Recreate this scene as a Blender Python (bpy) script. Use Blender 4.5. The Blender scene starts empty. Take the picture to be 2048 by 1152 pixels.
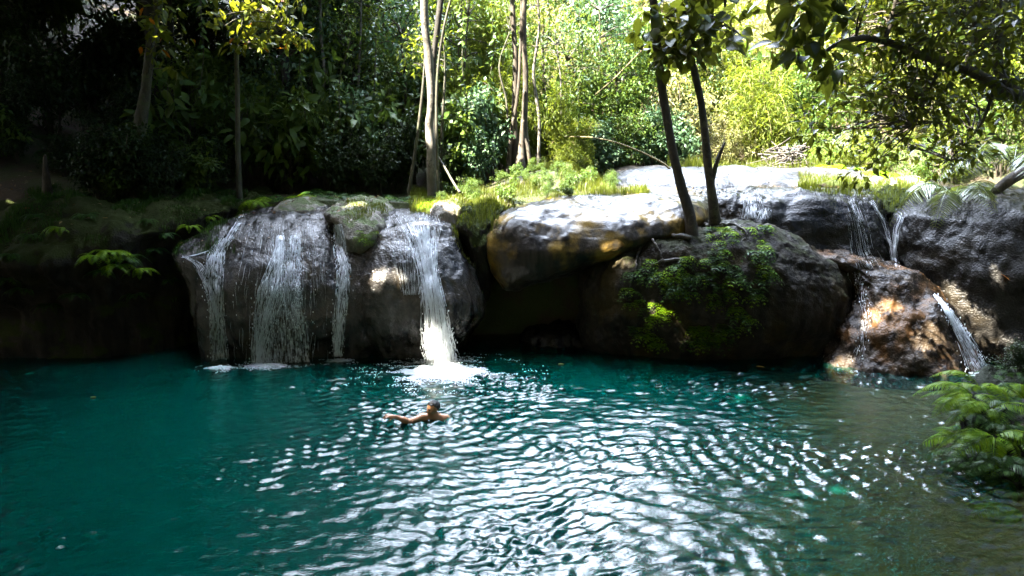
import bpy, math, random
import numpy as np
from mathutils import Vector, Matrix
from mathutils.bvhtree import BVHTree
rng = np.random.default_rng(11)
random.seed(11)
sc = bpy.context.scene
COL = sc.collection
R = math.radians

# ------------------------------------------------------------------ camera
H, PITCH, F = 3.8, R(10.2), 1365.0
cam_d = bpy.data.cameras.new('camera'); cam = bpy.data.objects.new('camera', cam_d); COL.objects.link(cam)
cam.location = (0, 0, H); cam.rotation_euler = (R(90) - PITCH, 0, 0)
cam_d.sensor_width = 36; cam_d.lens = F / 2048 * 36; cam_d.clip_end = 2000; cam_d.clip_start = 0.05
sc.camera = cam
CP, SP = math.cos(PITCH), math.sin(PITCH)
def ray(u, v):
    dx = (np.asarray(u, float) - 1024) / F; dy = -(np.asarray(v, float) - 576) / F
    return dx, CP + dy * SP, -SP + dy * CP
def P(u, v, Y):                      # point at forward distance Y seen at photo pixel (u, v)
    a, b, c = ray(u, v); t = Y / b
    return np.stack([a * t, np.broadcast_to(Y, np.shape(t)) * 1.0, H + c * t], -1)
def W(u, v, z=0.0):                  # point on the water plane
    a, b, c = ray(u, v); t = (z - H) / c
    return np.stack([a * t, b * t, H + c * t], -1)

# ------------------------------------------------------------------ noise
def _h(i, j, k, s):
    n = (i * 374761393 + j * 668265263 + k * 2147483647 + s * 974634777) & 0xffffffff
    n = ((n ^ (n >> 13)) * 1274126177) & 0xffffffff
    n = ((n ^ (n >> 16)) * 2246822519) & 0xffffffff
    return ((n ^ (n >> 15)) & 0xffffff) / float(0x7fffff) - 1.0
def vnoise(p, s=0):
    f = np.floor(p); i = f.astype(np.int64); t = p - f; t = t * t * t * (t * (t * 6 - 15) + 10)
    r = 0
    for a in (0, 1):
        for b in (0, 1):
            for c in (0, 1):
                w = (t[:, 0] if a else 1 - t[:, 0]) * (t[:, 1] if b else 1 - t[:, 1]) * (t[:, 2] if c else 1 - t[:, 2])
                r = r + w * _h(i[:, 0] + a, i[:, 1] + b, i[:, 2] + c, s)
    return r
def fbm(p, sc_=1.0, oct=4, s=0, gain=0.5):
    p = np.asarray(p, float) * sc_; r = 0; a = 1.0
    for o in range(oct):
        r = r + a * vnoise(p + 17.3 * o, s + o); p = p * 2.03; a *= gain
    return r

# ------------------------------------------------------------------ mesh helpers
def tag(o, label=None, cat=None, group=None, kind=None):
    if label: o['label'] = label
    if cat: o['category'] = cat
    if group: o['group'] = group
    if kind: o['kind'] = kind
    return o
def empty(name, loc, label=None, cat=None, group=None, kind=None):
    o = bpy.data.objects.new(name, None); COL.objects.link(o); o.location = [float(x) for x in loc]
    o.empty_display_size = 0.1
    return tag(o, label, cat, group, kind)
def mesh(name, V, Fs, mat, smooth=False, attr=None, mats=None, midx=None):
    V = np.asarray(V, np.float32)
    Fs = [np.asarray(f, np.int32) for f in (Fs if isinstance(Fs, list) else [Fs]) if len(f)]
    me = bpy.data.meshes.new(name)
    lo = np.concatenate([f.ravel() for f in Fs]); ct = np.concatenate([np.full(len(f), f.shape[1], np.int32) for f in Fs])
    me.vertices.add(len(V)); me.vertices.foreach_set('co', V.ravel())
    me.loops.add(len(lo)); me.loops.foreach_set('vertex_index', lo)
    me.polygons.add(len(ct)); me.polygons.foreach_set('loop_start', (np.cumsum(ct) - ct).astype(np.int32)); me.polygons.foreach_set('loop_total', ct)
    if smooth: me.polygons.foreach_set('use_smooth', np.ones(len(ct), bool))
    if mat: me.materials.append(mat)
    if mats:
        for q in mats: me.materials.append(q)
        me.polygons.foreach_set('material_index', np.asarray(midx, np.int32))
    if attr is not None:
        for k, a in attr.items():
            at = me.attributes.new(k, 'FLOAT', 'POINT'); at.data.foreach_set('value', np.asarray(a, np.float32))
    me.update(calc_edges=True)
    return me
def obj(name, V, Fs, mat, parent=None, loc=None, smooth=False, attr=None):
    V = np.asarray(V, float)
    base = np.zeros(3)
    if parent is not None: base = np.array(parent.get('_w', [0, 0, 0]), float) if False else np.array(world_loc(parent))
    elif loc is not None: base = np.asarray(loc, float)
    me = mesh(name, V - base, Fs, mat, smooth, attr)
    o = bpy.data.objects.new(name, me); COL.objects.link(o)
    if parent is not None: o.parent = parent
    else: o.location = [float(x) for x in base]
    return o
def world_loc(o):
    l = Vector((0, 0, 0))
    while o is not None: l = l + o.location; o = o.parent
    return l
def copy_tree(o, parent=None):
    c = o.copy(); COL.objects.link(c)
    if parent is not None: c.parent = parent
    for ch in list(o.children): copy_tree(ch, c)
    return c
class MB:
    def __init__(s): s.V = []; s.F = {3: [], 4: []}; s.n = 0
    def add(s, V, Fs):
        V = np.asarray(V, float); s.V.append(V)
        for f in (Fs if isinstance(Fs, list) else [Fs]):
            if len(f): f = np.asarray(f); s.F[f.shape[1]].append(f + s.n)
        s.n += len(V); return s
    def out(s): return np.concatenate(s.V), [np.concatenate(f) for f in s.F.values() if f]
    def build(s, name, mat, parent=None, loc=None, smooth=False):
        V, Fs = s.out(); return obj(name, V, Fs, mat, parent, loc, smooth)
def resample(pts, n):
    pts = np.asarray(pts, float); m = len(pts)
    # Catmull-Rom through the points
    q = np.vstack([2 * pts[0] - pts[1], pts, 2 * pts[-1] - pts[-2]])
    t = np.linspace(0, m - 1, n); i = np.minimum(t.astype(int), m - 2); u = (t - i)[:, None]
    a, b, c, d = q[i], q[i + 1], q[i + 2], q[i + 3]
    return 0.5 * (2 * b + (c - a) * u + (2 * a - 5 * b + 4 * c - d) * u ** 2 + (3 * b - a - 3 * c + d) * u ** 3)
def tube(pts, rad, ns=8, n=None, wob=0.0, seed=0, flat=1.0):
    pts = np.asarray(pts, float)
    if n: pts2 = resample(pts, n); rad = np.interp(np.linspace(0, 1, n), np.linspace(0, 1, len(rad)), rad) if np.ndim(rad) else np.full(n, rad); pts = pts2
    else: rad = np.broadcast_to(rad, (len(pts),)).astype(float)
    n = len(pts); T = np.gradient(pts, axis=0); T /= np.linalg.norm(T, axis=1)[:, None] + 1e-9
    ref = np.array([0, 1, 0.]) if abs(T[:, 1]).mean() < 0.8 else np.array([1., 0, 0])
    A = np.cross(T, ref); A /= np.linalg.norm(A, axis=1)[:, None] + 1e-9; B = np.cross(T, A)
    th = np.arange(ns) / ns * 2 * np.pi
    r = np.repeat(rad[:, None], ns, 1)
    if wob:
        q = pts[:, None, :] * 1.0 + A[:, None] * np.cos(th)[None, :, None] * .3 + B[:, None] * np.sin(th)[None, :, None] * .3
        r = r * (1 + wob * fbm(q.reshape(-1, 3), 3.0, 3, seed).reshape(n, ns))
    V = pts[:, None] + r[..., None] * (A[:, None] * np.cos(th)[None, :, None] + flat * B[:, None] * np.sin(th)[None, :, None])
    i = np.arange(n - 1)[:, None] * ns; j = np.arange(ns)[None]; k = (j + 1) % ns
    Fq = np.stack([i + j, i + k, i + ns + k, i + ns + j], -1).reshape(-1, 4)
    V = np.concatenate([V.reshape(-1, 3), pts[:1], pts[-1:]])
    f0 = np.stack([np.full(ns, n * ns), np.arange(ns), (np.arange(ns) + 1) % ns], -1)[:, [0, 2, 1]]
    f1 = np.stack([np.full(ns, n * ns + 1), (n - 1) * ns + np.arange(ns), (n - 1) * ns + (np.arange(ns) + 1) % ns], -1)
    return V, [Fq, np.concatenate([f0, f1])]
def unit(a): return a / (np.linalg.norm(a, axis=-1, keepdims=True) + 1e-9)
def leaves(base, axis, nrm, L, Wd, hi=False, droop=0.15, fold=0.12):
    """leaf blades: base points, direction, face normal, length, width"""
    base = np.asarray(base, float); n = len(base); axis = unit(np.asarray(axis, float)); nrm = np.asarray(nrm, float)
    side = unit(np.cross(axis, nrm)); nrm = np.cross(side, axis)
    L = np.broadcast_to(L, (n,))[:, None]; Wd = np.broadcast_to(Wd, (n,))[:, None]
    if not hi:
        V = np.stack([base, base + axis * L * .42 + side * Wd * .5 + nrm * Wd * fold, base + axis * L * .5 - nrm * L * droop * .3,
                      base + axis * L * .42 - side * Wd * .5 + nrm * Wd * fold, base + axis * L - nrm * L * droop], 1)
        i = np.arange(n)[:, None] * 5
        Fq = np.concatenate([i + np.array([0, 1, 4, 2]), i + np.array([0, 2, 4, 3])])
        return V.reshape(-1, 3), [Fq]
    ts = [0.0, .16, .42, .7, .88, 1.0]; ws = [0, .36, .5, .36, .16, 0]
    cols = []
    for t, w in zip(ts, ws):
        c = base + axis * L * t - nrm * L * droop * t * t
        cols.append(c)
        if w: cols.append(c + side * Wd * w + nrm * Wd * fold * w * 2); cols.append(c - side * Wd * w + nrm * Wd * fold * w * 2)
    V = np.stack(cols, 1)     # 0 | 1 2 3 | 4 5 6 | 7 8 9 | 10 11 12 | 13
    i = np.arange(n)[:, None] * 14
    q = [i + np.array([a, a + 1, a + 4, a + 3]) for a in (1, 4, 7)] + [i + np.array([a, a + 3, a + 5, a + 2]) for a in (1, 4, 7)]
    t = [i + np.array([0, 2, 1]), i + np.array([0, 1, 3]), i + np.array([10, 11, 13]), i + np.array([10, 13, 12])]
    return V.reshape(-1, 3), [np.concatenate(q), np.concatenate(t)]

# ------------------------------------------------------------------ materials
def newmat(name):
    m = bpy.data.materials.new(name); m.use_nodes = True; m.node_tree.nodes.clear(); return m, m.node_tree.nodes, m.node_tree.links
def ramp(N, stops):
    r = N.new('ShaderNodeValToRGB'); e = r.color_ramp.elements
    while len(e) < len(stops): e.new(0.5)
    for x, (p, c) in zip(e, stops): x.position = p; x.color = (*c, 1)
    return r
def noise(N, L, vec, scale, detail=4, rough=0.55):
    n = N.new('ShaderNodeTexNoise'); n.inputs['Scale'].default_value = scale; n.inputs['Detail'].default_value = detail; n.inputs['Roughness'].default_value = rough
    if vec is not None: L.new(vec, n.inputs['Vector'])
    return n
def math_(N, L, op, a, b=None, clamp=False):
    m = N.new('ShaderNodeMath'); m.operation = op; m.use_clamp = clamp
    for k, x in enumerate((a, b)):
        if x is None: continue
        if isinstance(x, (int, float)): m.inputs[k].default_value = x
        else: L.new(x, m.inputs[k])
    return m.outputs[0]
def mixc(N, L, f, a, b):
    m = N.new('ShaderNodeMix'); m.data_type = 'RGBA'
    if isinstance(f, (int, float)): m.inputs[0].default_value = f
    else: L.new(f, m.inputs[0])
    for k, x in ((6, a), (7, b)):
        if isinstance(x, tuple): m.inputs[k].default_value = (*x, 1)
        else: L.new(x, m.inputs[k])
    return m.outputs[2]
def rock_mat(name, dark, light, ochre=(.16, .10, .025), och=0.3, moss=0.0, mosscol=(.035, .06, .008), rough=(.22, .45), bump=.5, spec=.5):
    m, N, L = newmat(name)
    out = N.new('ShaderNodeOutputMaterial'); b = N.new('ShaderNodeBsdfPrincipled'); L.new(b.outputs[0], out.inputs[0])
    g = N.new('ShaderNodeNewGeometry'); pos = g.outputs['Position']
    st = N.new('ShaderNodeMapping'); st.inputs['Scale'].default_value = (1, 1, .13); L.new(pos, st.inputs['Vector'])
    n1 = noise(N, L, pos, 1.3, 6); n2 = noise(N, L, st.outputs[0], 4.5, 5); n3 = noise(N, L, pos, 16, 5, .65)
    c = mixc(N, L, ramp_f(N, L, n2.outputs[0], .36, .66), dark, light)
    c = mixc(N, L, math_(N, L, 'MULTIPLY', ramp_f(N, L, n1.outputs[0], .5, .66), och), c, ochre)
    c = mixc(N, L, math_(N, L, 'MULTIPLY', ramp_f(N, L, n3.outputs[0], .5, .75), .35), c, dark)
    ro = N.new('ShaderNodeMapRange'); ro.inputs[3].default_value = rough[0]; ro.inputs[4].default_value = rough[1]; L.new(n3.outputs[0], ro.inputs[0])
    rough_o = ro.outputs[0]
    if moss > 0:
        sx = N.new('ShaderNodeSeparateXYZ'); L.new(g.outputs['Normal'], sx.inputs[0])
        nm = noise(N, L, pos, 2.2, 6, .65)
        up = math_(N, L, 'ADD', sx.outputs[2], math_(N, L, 'MULTIPLY', math_(N, L, 'SUBTRACT', nm.outputs[0], .5), 2.2))
        f = ramp_f(N, L, up, 1.0 - moss * 1.5, 1.35 - moss * 1.5)
        nf = noise(N, L, pos, 45, 3)
        mc = mixc(N, L, nf.outputs[0], tuple(x * .45 for x in mosscol), tuple(x * 1.5 for x in mosscol))
        c = mixc(N, L, f, c, mc)
        mr = N.new('ShaderNodeMix'); L.new(f, mr.inputs[0]); L.new(rough_o, mr.inputs[2]); mr.inputs[3].default_value = .9; rough_o = mr.outputs[0]
    L.new(c, b.inputs['Base Color']); L.new(rough_o, b.inputs['Roughness']); b.inputs['Specular IOR Level'].default_value = spec
    n4 = noise(N, L, pos, 34, 5, .6); vo = N.new('ShaderNodeTexVoronoi'); vo.inputs['Scale'].default_value = 28; L.new(pos, vo.inputs['Vector'])
    h = math_(N, L, 'ADD', math_(N, L, 'MULTIPLY', n4.outputs[0], .035), math_(N, L, 'MULTIPLY', vo.outputs[0], .025))
    h = math_(N, L, 'ADD', h, math_(N, L, 'MULTIPLY', n3.outputs[0], .022))
    bp = N.new('ShaderNodeBump'); bp.inputs['Strength'].default_value = .75; bp.inputs['Distance'].default_value = bump; L.new(h, bp.inputs['Height']); L.new(bp.outputs[0], b.inputs['Normal'])
    return m
def ramp_f(N, L, x, lo, hi):
    r = N.new('ShaderNodeMapRange'); r.interpolation_type = 'SMOOTHSTEP'; r.inputs[1].default_value = lo; r.inputs[2].default_value = hi; L.new(x, r.inputs[0]); return r.outputs[0]
def leaf_mat(name, cols, trans=.4, tcol=None, gloss=.35, rough=.35):
    m, N, L = newmat(name)
    out = N.new('ShaderNodeOutputMaterial')
    g = N.new('ShaderNodeNewGeometry'); oi = N.new('ShaderNodeObjectInfo')
    r = ramp(N, [(i / (len(cols) - 1), c) for i, c in enumerate(cols)])
    f = math_(N, L, 'ADD', math_(N, L, 'MULTIPLY', g.outputs['Random Per Island'], .75), math_(N, L, 'MULTIPLY', oi.outputs['Random'], .25))
    L.new(f, r.inputs[0])
    b = N.new('ShaderNodeBsdfPrincipled'); L.new(r.outputs[0], b.inputs['Base Color']); b.inputs['Roughness'].default_value = rough; b.inputs['Specular IOR Level'].default_value = gloss
    t = N.new('ShaderNodeBsdfTranslucent')
    L.new(mixc(N, L, .6, r.outputs[0], tcol or (.12, .16, .01)), t.inputs[0])
    mx = N.new('ShaderNodeMixShader'); mx.inputs[0].default_value = trans; L.new(b.outputs[0], mx.inputs[1]); L.new(t.outputs[0], mx.inputs[2]); L.new(mx.outputs[0], out.inputs[0])
    return m
def bark_mat(name, c1, c2, scale=9, lichen=None, rough=.8):
    m, N, L = newmat(name)
    out = N.new('ShaderNodeOutputMaterial'); b = N.new('ShaderNodeBsdfPrincipled'); L.new(b.outputs[0], out.inputs[0])
    g = N.new('ShaderNodeNewGeometry'); mp = N.new('ShaderNodeMapping'); mp.inputs['Scale'].default_value = (1, 1, .35); L.new(g.outputs['Position'], mp.inputs[0])
    n1 = noise(N, L, mp.outputs[0], scale, 6, .7); n2 = noise(N, L, g.outputs['Position'], scale * 4, 4)
    c = mixc(N, L, ramp_f(N, L, n1.outputs[0], .38, .62), c1, c2)
    if lichen:
        n3 = noise(N, L, g.outputs['Position'], 3.5, 5, .7); c = mixc(N, L, ramp_f(N, L, n3.outputs[0], .52, .6), c, lichen)
    L.new(c, b.inputs['Base Color']); b.inputs['Roughness'].default_value = rough
    bp = N.new('ShaderNodeBump'); bp.inputs['Distance'].default_value = .03; bp.inputs['Strength'].default_value = .8
    L.new(math_(N, L, 'ADD', n1.outputs[0], math_(N, L, 'MULTIPLY', n2.outputs[0], .4)), bp.inputs['Height']); L.new(bp.outputs[0], b.inputs['Normal'])
    return m
M = {}
M['rock_wet'] = rock_mat('wet_tufa', (.012, .0112, .011), (.05, .047, .044), (.05, .033, .013), .45, rough=(.08, .24), spec=.42)
M['rock_pale'] = rock_mat('dry_tufa', (.09, .08, .062), (.24, .22, .185), (.17, .14, .08), .3, moss=.22, mosscol=(.045, .065, .01), rough=(.6, .9), bump=.8)
M['rock_overhang'] = rock_mat('ochre_tufa', (.009, .0075, .006), (.036, .031, .024), (.17, .11, .024), .95, rough=(.2, .42), spec=.15, bump=.16)
M['rock_moss'] = rock_mat('mossy_tufa', (.006, .0055, .004), (.024, .020, .016), (.018, .018, .006), .5, moss=.55, mosscol=(.018, .025, .004), rough=(.55, .9), spec=.12)
M['rock_boulder'] = rock_mat('boulder_tufa', (.005, .004, .003), (.024, .020, .015), (.045, .033, .009), .6, moss=.25, mosscol=(.010, .012, .0025), rough=(.45, .8), spec=.15)
M['rock_brown'] = rock_mat('brown_tufa', (.009, .006, .004), (.034, .025, .017), (.12, .055, .016), .6, rough=(.14, .36), bump=.5, spec=.12)
M['rock_slab'] = rock_mat('slab_tufa', (.009, .0085, .008), (.034, .032, .030), (.03, .024, .016), .3, rough=(.3, .55), bump=.5)
M['earth'] = rock_mat('dark_earth', (.003, .0025, .002), (.010, .008, .006), (.01, .009, .003), .5, moss=.3, mosscol=(.005, .008, .0015), rough=(.6, .95), spec=.2)
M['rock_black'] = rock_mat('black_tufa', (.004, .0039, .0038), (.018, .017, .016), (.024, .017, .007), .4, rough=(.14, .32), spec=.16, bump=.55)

# ------------------------------------------------------------------ terrain
def sst(a, b, x): t = np.clip((x - a) / (b - a), 0, 1); return t * t * (3 - 2 * t)
def shore_r(y): return 5.5 + np.clip(y - 7.9, -1.5, 20) * .46 + np.clip(y - 8.8, 0, 3.5) * .4
def ground(x, y):
    x = np.asarray(x, float); y = np.asarray(y, float)
    nz = fbm(np.stack([x, y, x * 0], -1).reshape(-1, 3), .35, 3, 5).reshape(x.shape)
    bed = -.25 - np.clip(np.minimum(np.minimum(x + 11, (shore_r(y) - x)), 15.2 - y) - .3, 0, 10) * .36 + .08 * nz
    shelf = sst(2.6, 4.4, x - (12 - y) * .22) * sst(6.4, 8.2, y)
    bed = np.maximum(bed, -2.4) * (1 - shelf) + shelf * (-.3 + .10 * nz)
    up = 2.95 + .045 * np.clip(y - 15, 0, 30) + .12 * nz
    up = up + .5 * np.exp(-((x - .9) / 1.6) ** 2 - ((y - 18.8) / 2.0) ** 2)
    hill = .62 * np.clip(y - 24.5, 0, 22) * sst(-9, -1, x) + .45 * np.clip(y - 22, 0, 26) * (1 - sst(-9, -1, x))
    up = up + hill + .35 * np.clip(-x - 9, 0, 14) * sst(14, 19, y) + .55 * np.clip(x - 11, 0, 14)
    hb = up * sst(14.9, 15.5, y) - 3 * (1 - sst(14.9, 15.5, y))
    hr = -.6 + .75 * (x - shore_r(y)) + .1 * nz; hr = np.where(hr > 2.6, 2.6 + (hr - 2.6) * .3, hr)
    hl = -.4 + .9 * (-11 - x); hl = np.where(hl > 3, 3 + (hl - 3) * .25, hl)
    hk = np.minimum(-.4 + .8 * (-6 - y), 14 + .1 * nz); hl = np.maximum(hl, np.minimum(1.1 * (-17 - x), 12) * (1 - sst(10, 17, y))); hr = np.maximum(hr, np.minimum(1.0 * (x - 14.5), 12) * (1 - sst(10, 17, y)))  # unseen rear and side slopes raised to block the low sky
    return np.maximum.reduce([bed, hb, hr, hl, hk])
def grid_mesh(xs, ys, fz):
    X, Y = np.meshgrid(xs, ys); Z = fz(X, Y); ny, nx = X.shape
    V = np.stack([X, Y, Z], -1).reshape(-1, 3)
    i = (np.arange(ny - 1)[:, None] * nx + np.arange(nx - 1)[None]).ravel()
    return V, np.stack([i, i + 1, i + nx + 1, i + nx], -1)
def soil_mat():
    m, N, L = newmat('forest_soil')
    out = N.new('ShaderNodeOutputMaterial'); b = N.new('ShaderNodeBsdfPrincipled'); L.new(b.outputs[0], out.inputs[0])
    g = N.new('ShaderNodeNewGeometry'); pos = g.outputs['Position']; sx = N.new('ShaderNodeSeparateXYZ'); L.new(pos, sx.inputs[0])
    n1 = noise(N, L, pos, .8, 6, .6); n2 = noise(N, L, pos, 9, 5, .7); n3 = noise(N, L, pos, 30, 4, .7)
    c = mixc(N, L, n2.outputs[0], (.022, .015, .008), (.075, .052, .03))
    c = mixc(N, L, ramp_f(N, L, n1.outputs[0], .42, .58), c, mixc(N, L, n3.outputs[0], (.018, .028, .005), (.06, .08, .016)))
    # stones and silt under water
    silt = mixc(N, L, n2.outputs[0], (.010, .009, .003), (.055, .042, .013))
    c = mixc(N, L, ramp_f(N, L, sx.outputs[2], .05, -.05), c, silt)
    L.new(c, b.inputs['Base Color']); b.inputs['Roughness'].default_value = .85
    bp = N.new('ShaderNodeBump'); bp.inputs['Distance'].default_value = .12; L.new(math_(N, L, 'ADD', n2.outputs[0], math_(N, L, 'MULTIPLY', n3.outputs[0], .5)), bp.inputs['Height']); L.new(bp.outputs[0], b.inputs['Normal'])
    return m
M['soil'] = soil_mat()
xs = np.unique(np.concatenate([np.linspace(-260, -40, 12), np.linspace(-40, 44, 240), np.linspace(44, 260, 12)]))
ys = np.unique(np.concatenate([np.linspace(-220, -30, 10), np.linspace(-30, 4, 60), np.linspace(4, 26, 150), np.linspace(26, 60, 70), np.linspace(60, 400, 12)]))
V, Fq = grid_mesh(xs, ys, ground)
tag(obj('ground', V, Fq, M['soil'], smooth=True), kind='structure')

# ------------------------------------------------------------------ rocks
ALLV, ALLF, ALLN = [], [], 0
def rock(name, rows, mat, label, ex=3.0, amp=(.10, .05, .022), flute=.05, seed=0, res=.04, cat='rock', tilt=None):
    global ALLN
    rows = np.array(rows, float)
    v, uL, uR, Yf, Yb = rows.T
    z = P(v * 0 + 1024, v, Yf)[:, 2]
    Ye = Yf + .33 * (Yb - Yf)
    xl = P(uL, v, Ye)[:, 0]; xr = P(uR, v, Ye)[:, 0]
    # dense levels by profile arc length
    prof = np.stack([z, Yf, (xl + xr) / 2, (xr - xl) / 2, Yb], 1)
    d = np.concatenate([[0], np.cumsum(np.hypot(np.diff(z), np.diff(Yf)) + .2 * abs(np.diff(prof[:, 3])) + 1e-3)])
    n = max(30, int(d[-1] / res))
    t = np.linspace(0, d[-1], n); Q = np.stack([np.interp(t, d, prof[:, k]) for k in range(5)], 1)
    k = max(3, int(.22 / res)) | 1; ker = np.hanning(k + 2)[1:-1]; ker /= ker.sum()
    for c in range(5):
        pad = np.concatenate([2 * Q[0, c] - Q[1:k // 2 + 1, c][::-1], Q[:, c], 2 * Q[-1, c] - Q[-k // 2:-1, c][::-1]])[:n + 2 * (k // 2)]
        if len(pad) == n + 2 * (k // 2): Q[:, c] = np.convolve(pad, ker, 'valid')[:n]
    hw, hd = Q[:, 3], (Q[:, 4] - Q[:, 1]) / 2
    nt = int(np.clip((2 * hw.max() + 1.2 * hd.max()) / res * 1.35, 90, 420))
    a = np.concatenate([np.linspace(np.pi * .97, np.pi * 2.03, int(nt * .8), endpoint=False), np.linspace(np.pi * .03, np.pi * .97, nt - int(nt * .8), endpoint=False)])
    ca, sa = np.cos(a), np.sin(a); e = 2 / ex
    cx = np.sign(ca) * abs(ca) ** e; sy = np.sign(sa) * abs(sa) ** e
    cap = np.array([.03, .2, .4, .6, .75, .88, .96])
    ringsV = []
    for s in cap: ringsV.append(np.stack([Q[0, 2] + hw[0] * s * cx, Q[0, 1] + hd[0] + hd[0] * s * sy, np.full(nt, Q[0, 0] + .06 * (1 - s * s))], 1))
    for i in range(n): ringsV.append(np.stack([Q[i, 2] + hw[i] * cx, Q[i, 1] + hd[i] + hd[i] * sy, np.full(nt, Q[i, 0])], 1))
    for s in (.7, .35, .02): ringsV.append(np.stack([Q[-1, 2] + hw[-1] * s * cx, Q[-1, 1] + hd[-1] + hd[-1] * s * sy, np.full(nt, Q[-1, 0])], 1))
    G = np.stack(ringsV); m = len(G)
    du = np.roll(G, -1, 1) - np.roll(G, 1, 1); dv = np.gradient(G, axis=0); Nn = unit(np.cross(dv, du))
    if (Nn[m // 2, :, :2] * (G[m // 2, :, :2] - G[m // 2, :, :2].mean(0))).sum() < 0: Nn = -Nn
    V = G.reshape(-1, 3); Nf = Nn.reshape(-1, 3)
    st = V * np.array([1, 1, .25])
    disp = amp[0] * fbm(V, 1.1, 2, seed) + .45 * amp[1] * fbm(V, 4.0, 3, seed + 9) + .6 * amp[2] * fbm(V, 13., 3, seed + 20, .6) + flute * fbm(st, 3.2, 3, seed + 30)
    V = V + Nf * disp[:, None]
    i = np.arange(m - 1)[:, None] * nt; j = np.arange(nt)[None]; kk = (j + 1) % nt
    Fq = np.stack([i + j, i + nt + j, i + nt + kk, i + kk], -1).reshape(-1, 4)
    c = V.mean(0); c[2] = max(V[:, 2].min(), 0)
    o = obj(name, V, Fq, mat, loc=c, smooth=True)
    tag(o, label, cat)
    ALLV.append(V); ALLF.append(Fq + ALLN); ALLN += len(V)
    o['_i'] = len(ALLV) - 1; del o['_i']
    return V, Fq
RK = {}
RK['bank'] = rock('mossy_bank', [(396, -420, 500, 15.6, 19), (404, -430, 500, 14.8, 19), (430, -440, 475, 13.9, 18.5), (465, -450, 428, 13.3, 18.3), (500, -450, 372, 12.95, 18), (530, -450, 355, 12.8, 18), (570, -450, 372, 13.0, 18), (640, -450, 395, 13.2, 18), (700, -450, 410, 13.1, 18), (740, -450, 420, 13.0, 18), (800, -450, 420, 13.0, 18)],
    M['rock_moss'], 'dark mossy rock bank filling the left shore, topped with ferns and leaf litter', ex=4, amp=(.22, .1, .035), seed=1, res=.055)
RK['ledge'] = rock('wet_ledge', [(438, 462, 500, 14.2, 15.5), (455, 440, 500, 13.8, 15.5), (480, 400, 500, 13.5, 15.3), (503, 358, 500, 13.3, 15.2), (516, 352, 500, 13.15, 15.2), (540, 372, 500, 13.05, 15.2), (570, 392, 490, 13.05, 15), (640, 408, 480, 13.0, 15), (740, 420, 480, 13.1, 15), (800, 420, 480, 13.1, 15)],
    M['rock_wet'], 'small sloping wet rock ledge wedged between the mossy bank and the first waterfall dome', amp=(.05, .04, .02), seed=2)
RK['dome1'] = rock('waterfall_rock', [(417, 540, 665, 14.9, 16.6), (428, 492, 690, 14.2, 16.5), (445, 470, 700, 13.75, 16.4), (480, 446, 706, 13.3, 16.3), (530, 430, 724, 12.95, 16.2), (580, 424, 750, 12.75, 16), (640, 428, 756, 12.7, 16), (680, 434, 750, 12.85, 16), (705, 440, 735, 13.1, 16), (730, 445, 720, 13.2, 16), (800, 450, 715, 13.3, 16)],
    M['rock_wet'], 'rounded grey wet rock dome with three thin streams running down its face', amp=(.05, .022, .018), flute=.035, seed=3, res=.03)
RK['dome2'] = rock('waterfall_rock', [(426, 765, 885, 14.9, 16.6), (436, 746, 905, 14.2, 16.5), (455, 736, 915, 13.6, 16.4), (500, 714, 932, 13.1, 16.3), (560, 704, 955, 12.8, 16.2), (610, 700, 968, 12.65, 16), (645, 704, 970, 12.65, 16), (675, 716, 958, 12.8, 16), (700, 742, 938, 13.05, 16), (735, 750, 925, 13.2, 16), (800, 755, 920, 13.3, 16)],
    M['rock_wet'], 'glistening wet rock dome beneath the widest white waterfall', amp=(.05, .028, .018), flute=.05, seed=4, res=.03)
RK['joint'] = rock('waterfall_rock', [(478, 688, 762, 13.6, 15.5), (520, 668, 775, 13.15, 15.5), (580, 660, 782, 12.9, 15.5), (640, 660, 782, 12.86, 15.5), (690, 668, 770, 13.05, 15.5), (735, 675, 762, 13.25, 15.5), (800, 678, 760, 13.3, 15.5)], M['rock_wet'], 'narrow wet rock face joining the two domes, with the bright thin stream on it', ex=3.4, amp=(.04, .022, .016), flute=.04, seed=21, res=.03)
RK['notch'] = rock('mossy_rock', [(402, 690, 740, 14.7, 16), (411, 660, 765, 14.2, 16), (428, 645, 778, 13.7, 15.8), (455, 688, 778, 13.3, 15.5), (480, 692, 768, 13.15, 15.3), (503, 697, 752, 13.25, 15), (520, 708, 738, 13.5, 14.6)],
    M['rock_pale'], 'pale dry rock knob with green moss, hanging between the two waterfall domes', amp=(.08, .06, .025), seed=5, res=.03)
rock('pale_rock', [(401, 885, 912, 14.9, 15.8), (408, 868, 924, 14.5, 15.8), (424, 860, 930, 14.25, 15.6), (450, 862, 930, 14.2, 15.6)], M['rock_pale'], 'pale dry rock on the lip just above the main waterfall, beside the grass', amp=(.05, .04, .02), seed=6, res=.03)
rock('pale_rock', [(402, 585, 615, 15.2, 16.2), (409, 562, 634, 14.8, 16), (420, 552, 640, 14.5, 16), (440, 552, 640, 14.5, 16)], M['rock_pale'], 'pale flat rock on the lip behind the first dome, in front of the dark ferns', amp=(.05, .04, .02), seed=7, res=.03)
RK['tuft'] = rock('grassy_rock', [(411, 925, 1000, 14.9, 16.5), (424, 908, 1012, 14.3, 16.5), (455, 912, 992, 13.8, 16), (500, 935, 985, 13.6, 15.6), (545, 948, 985, 13.7, 15.5), (590, 955, 985, 13.9, 15.3), (610, 962, 980, 14.1, 15)],
    M['rock_moss'], 'narrow dark rock with grass on top, between the main waterfall and the cave overhang', amp=(.09, .06, .03), seed=8, res=.035)
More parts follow.
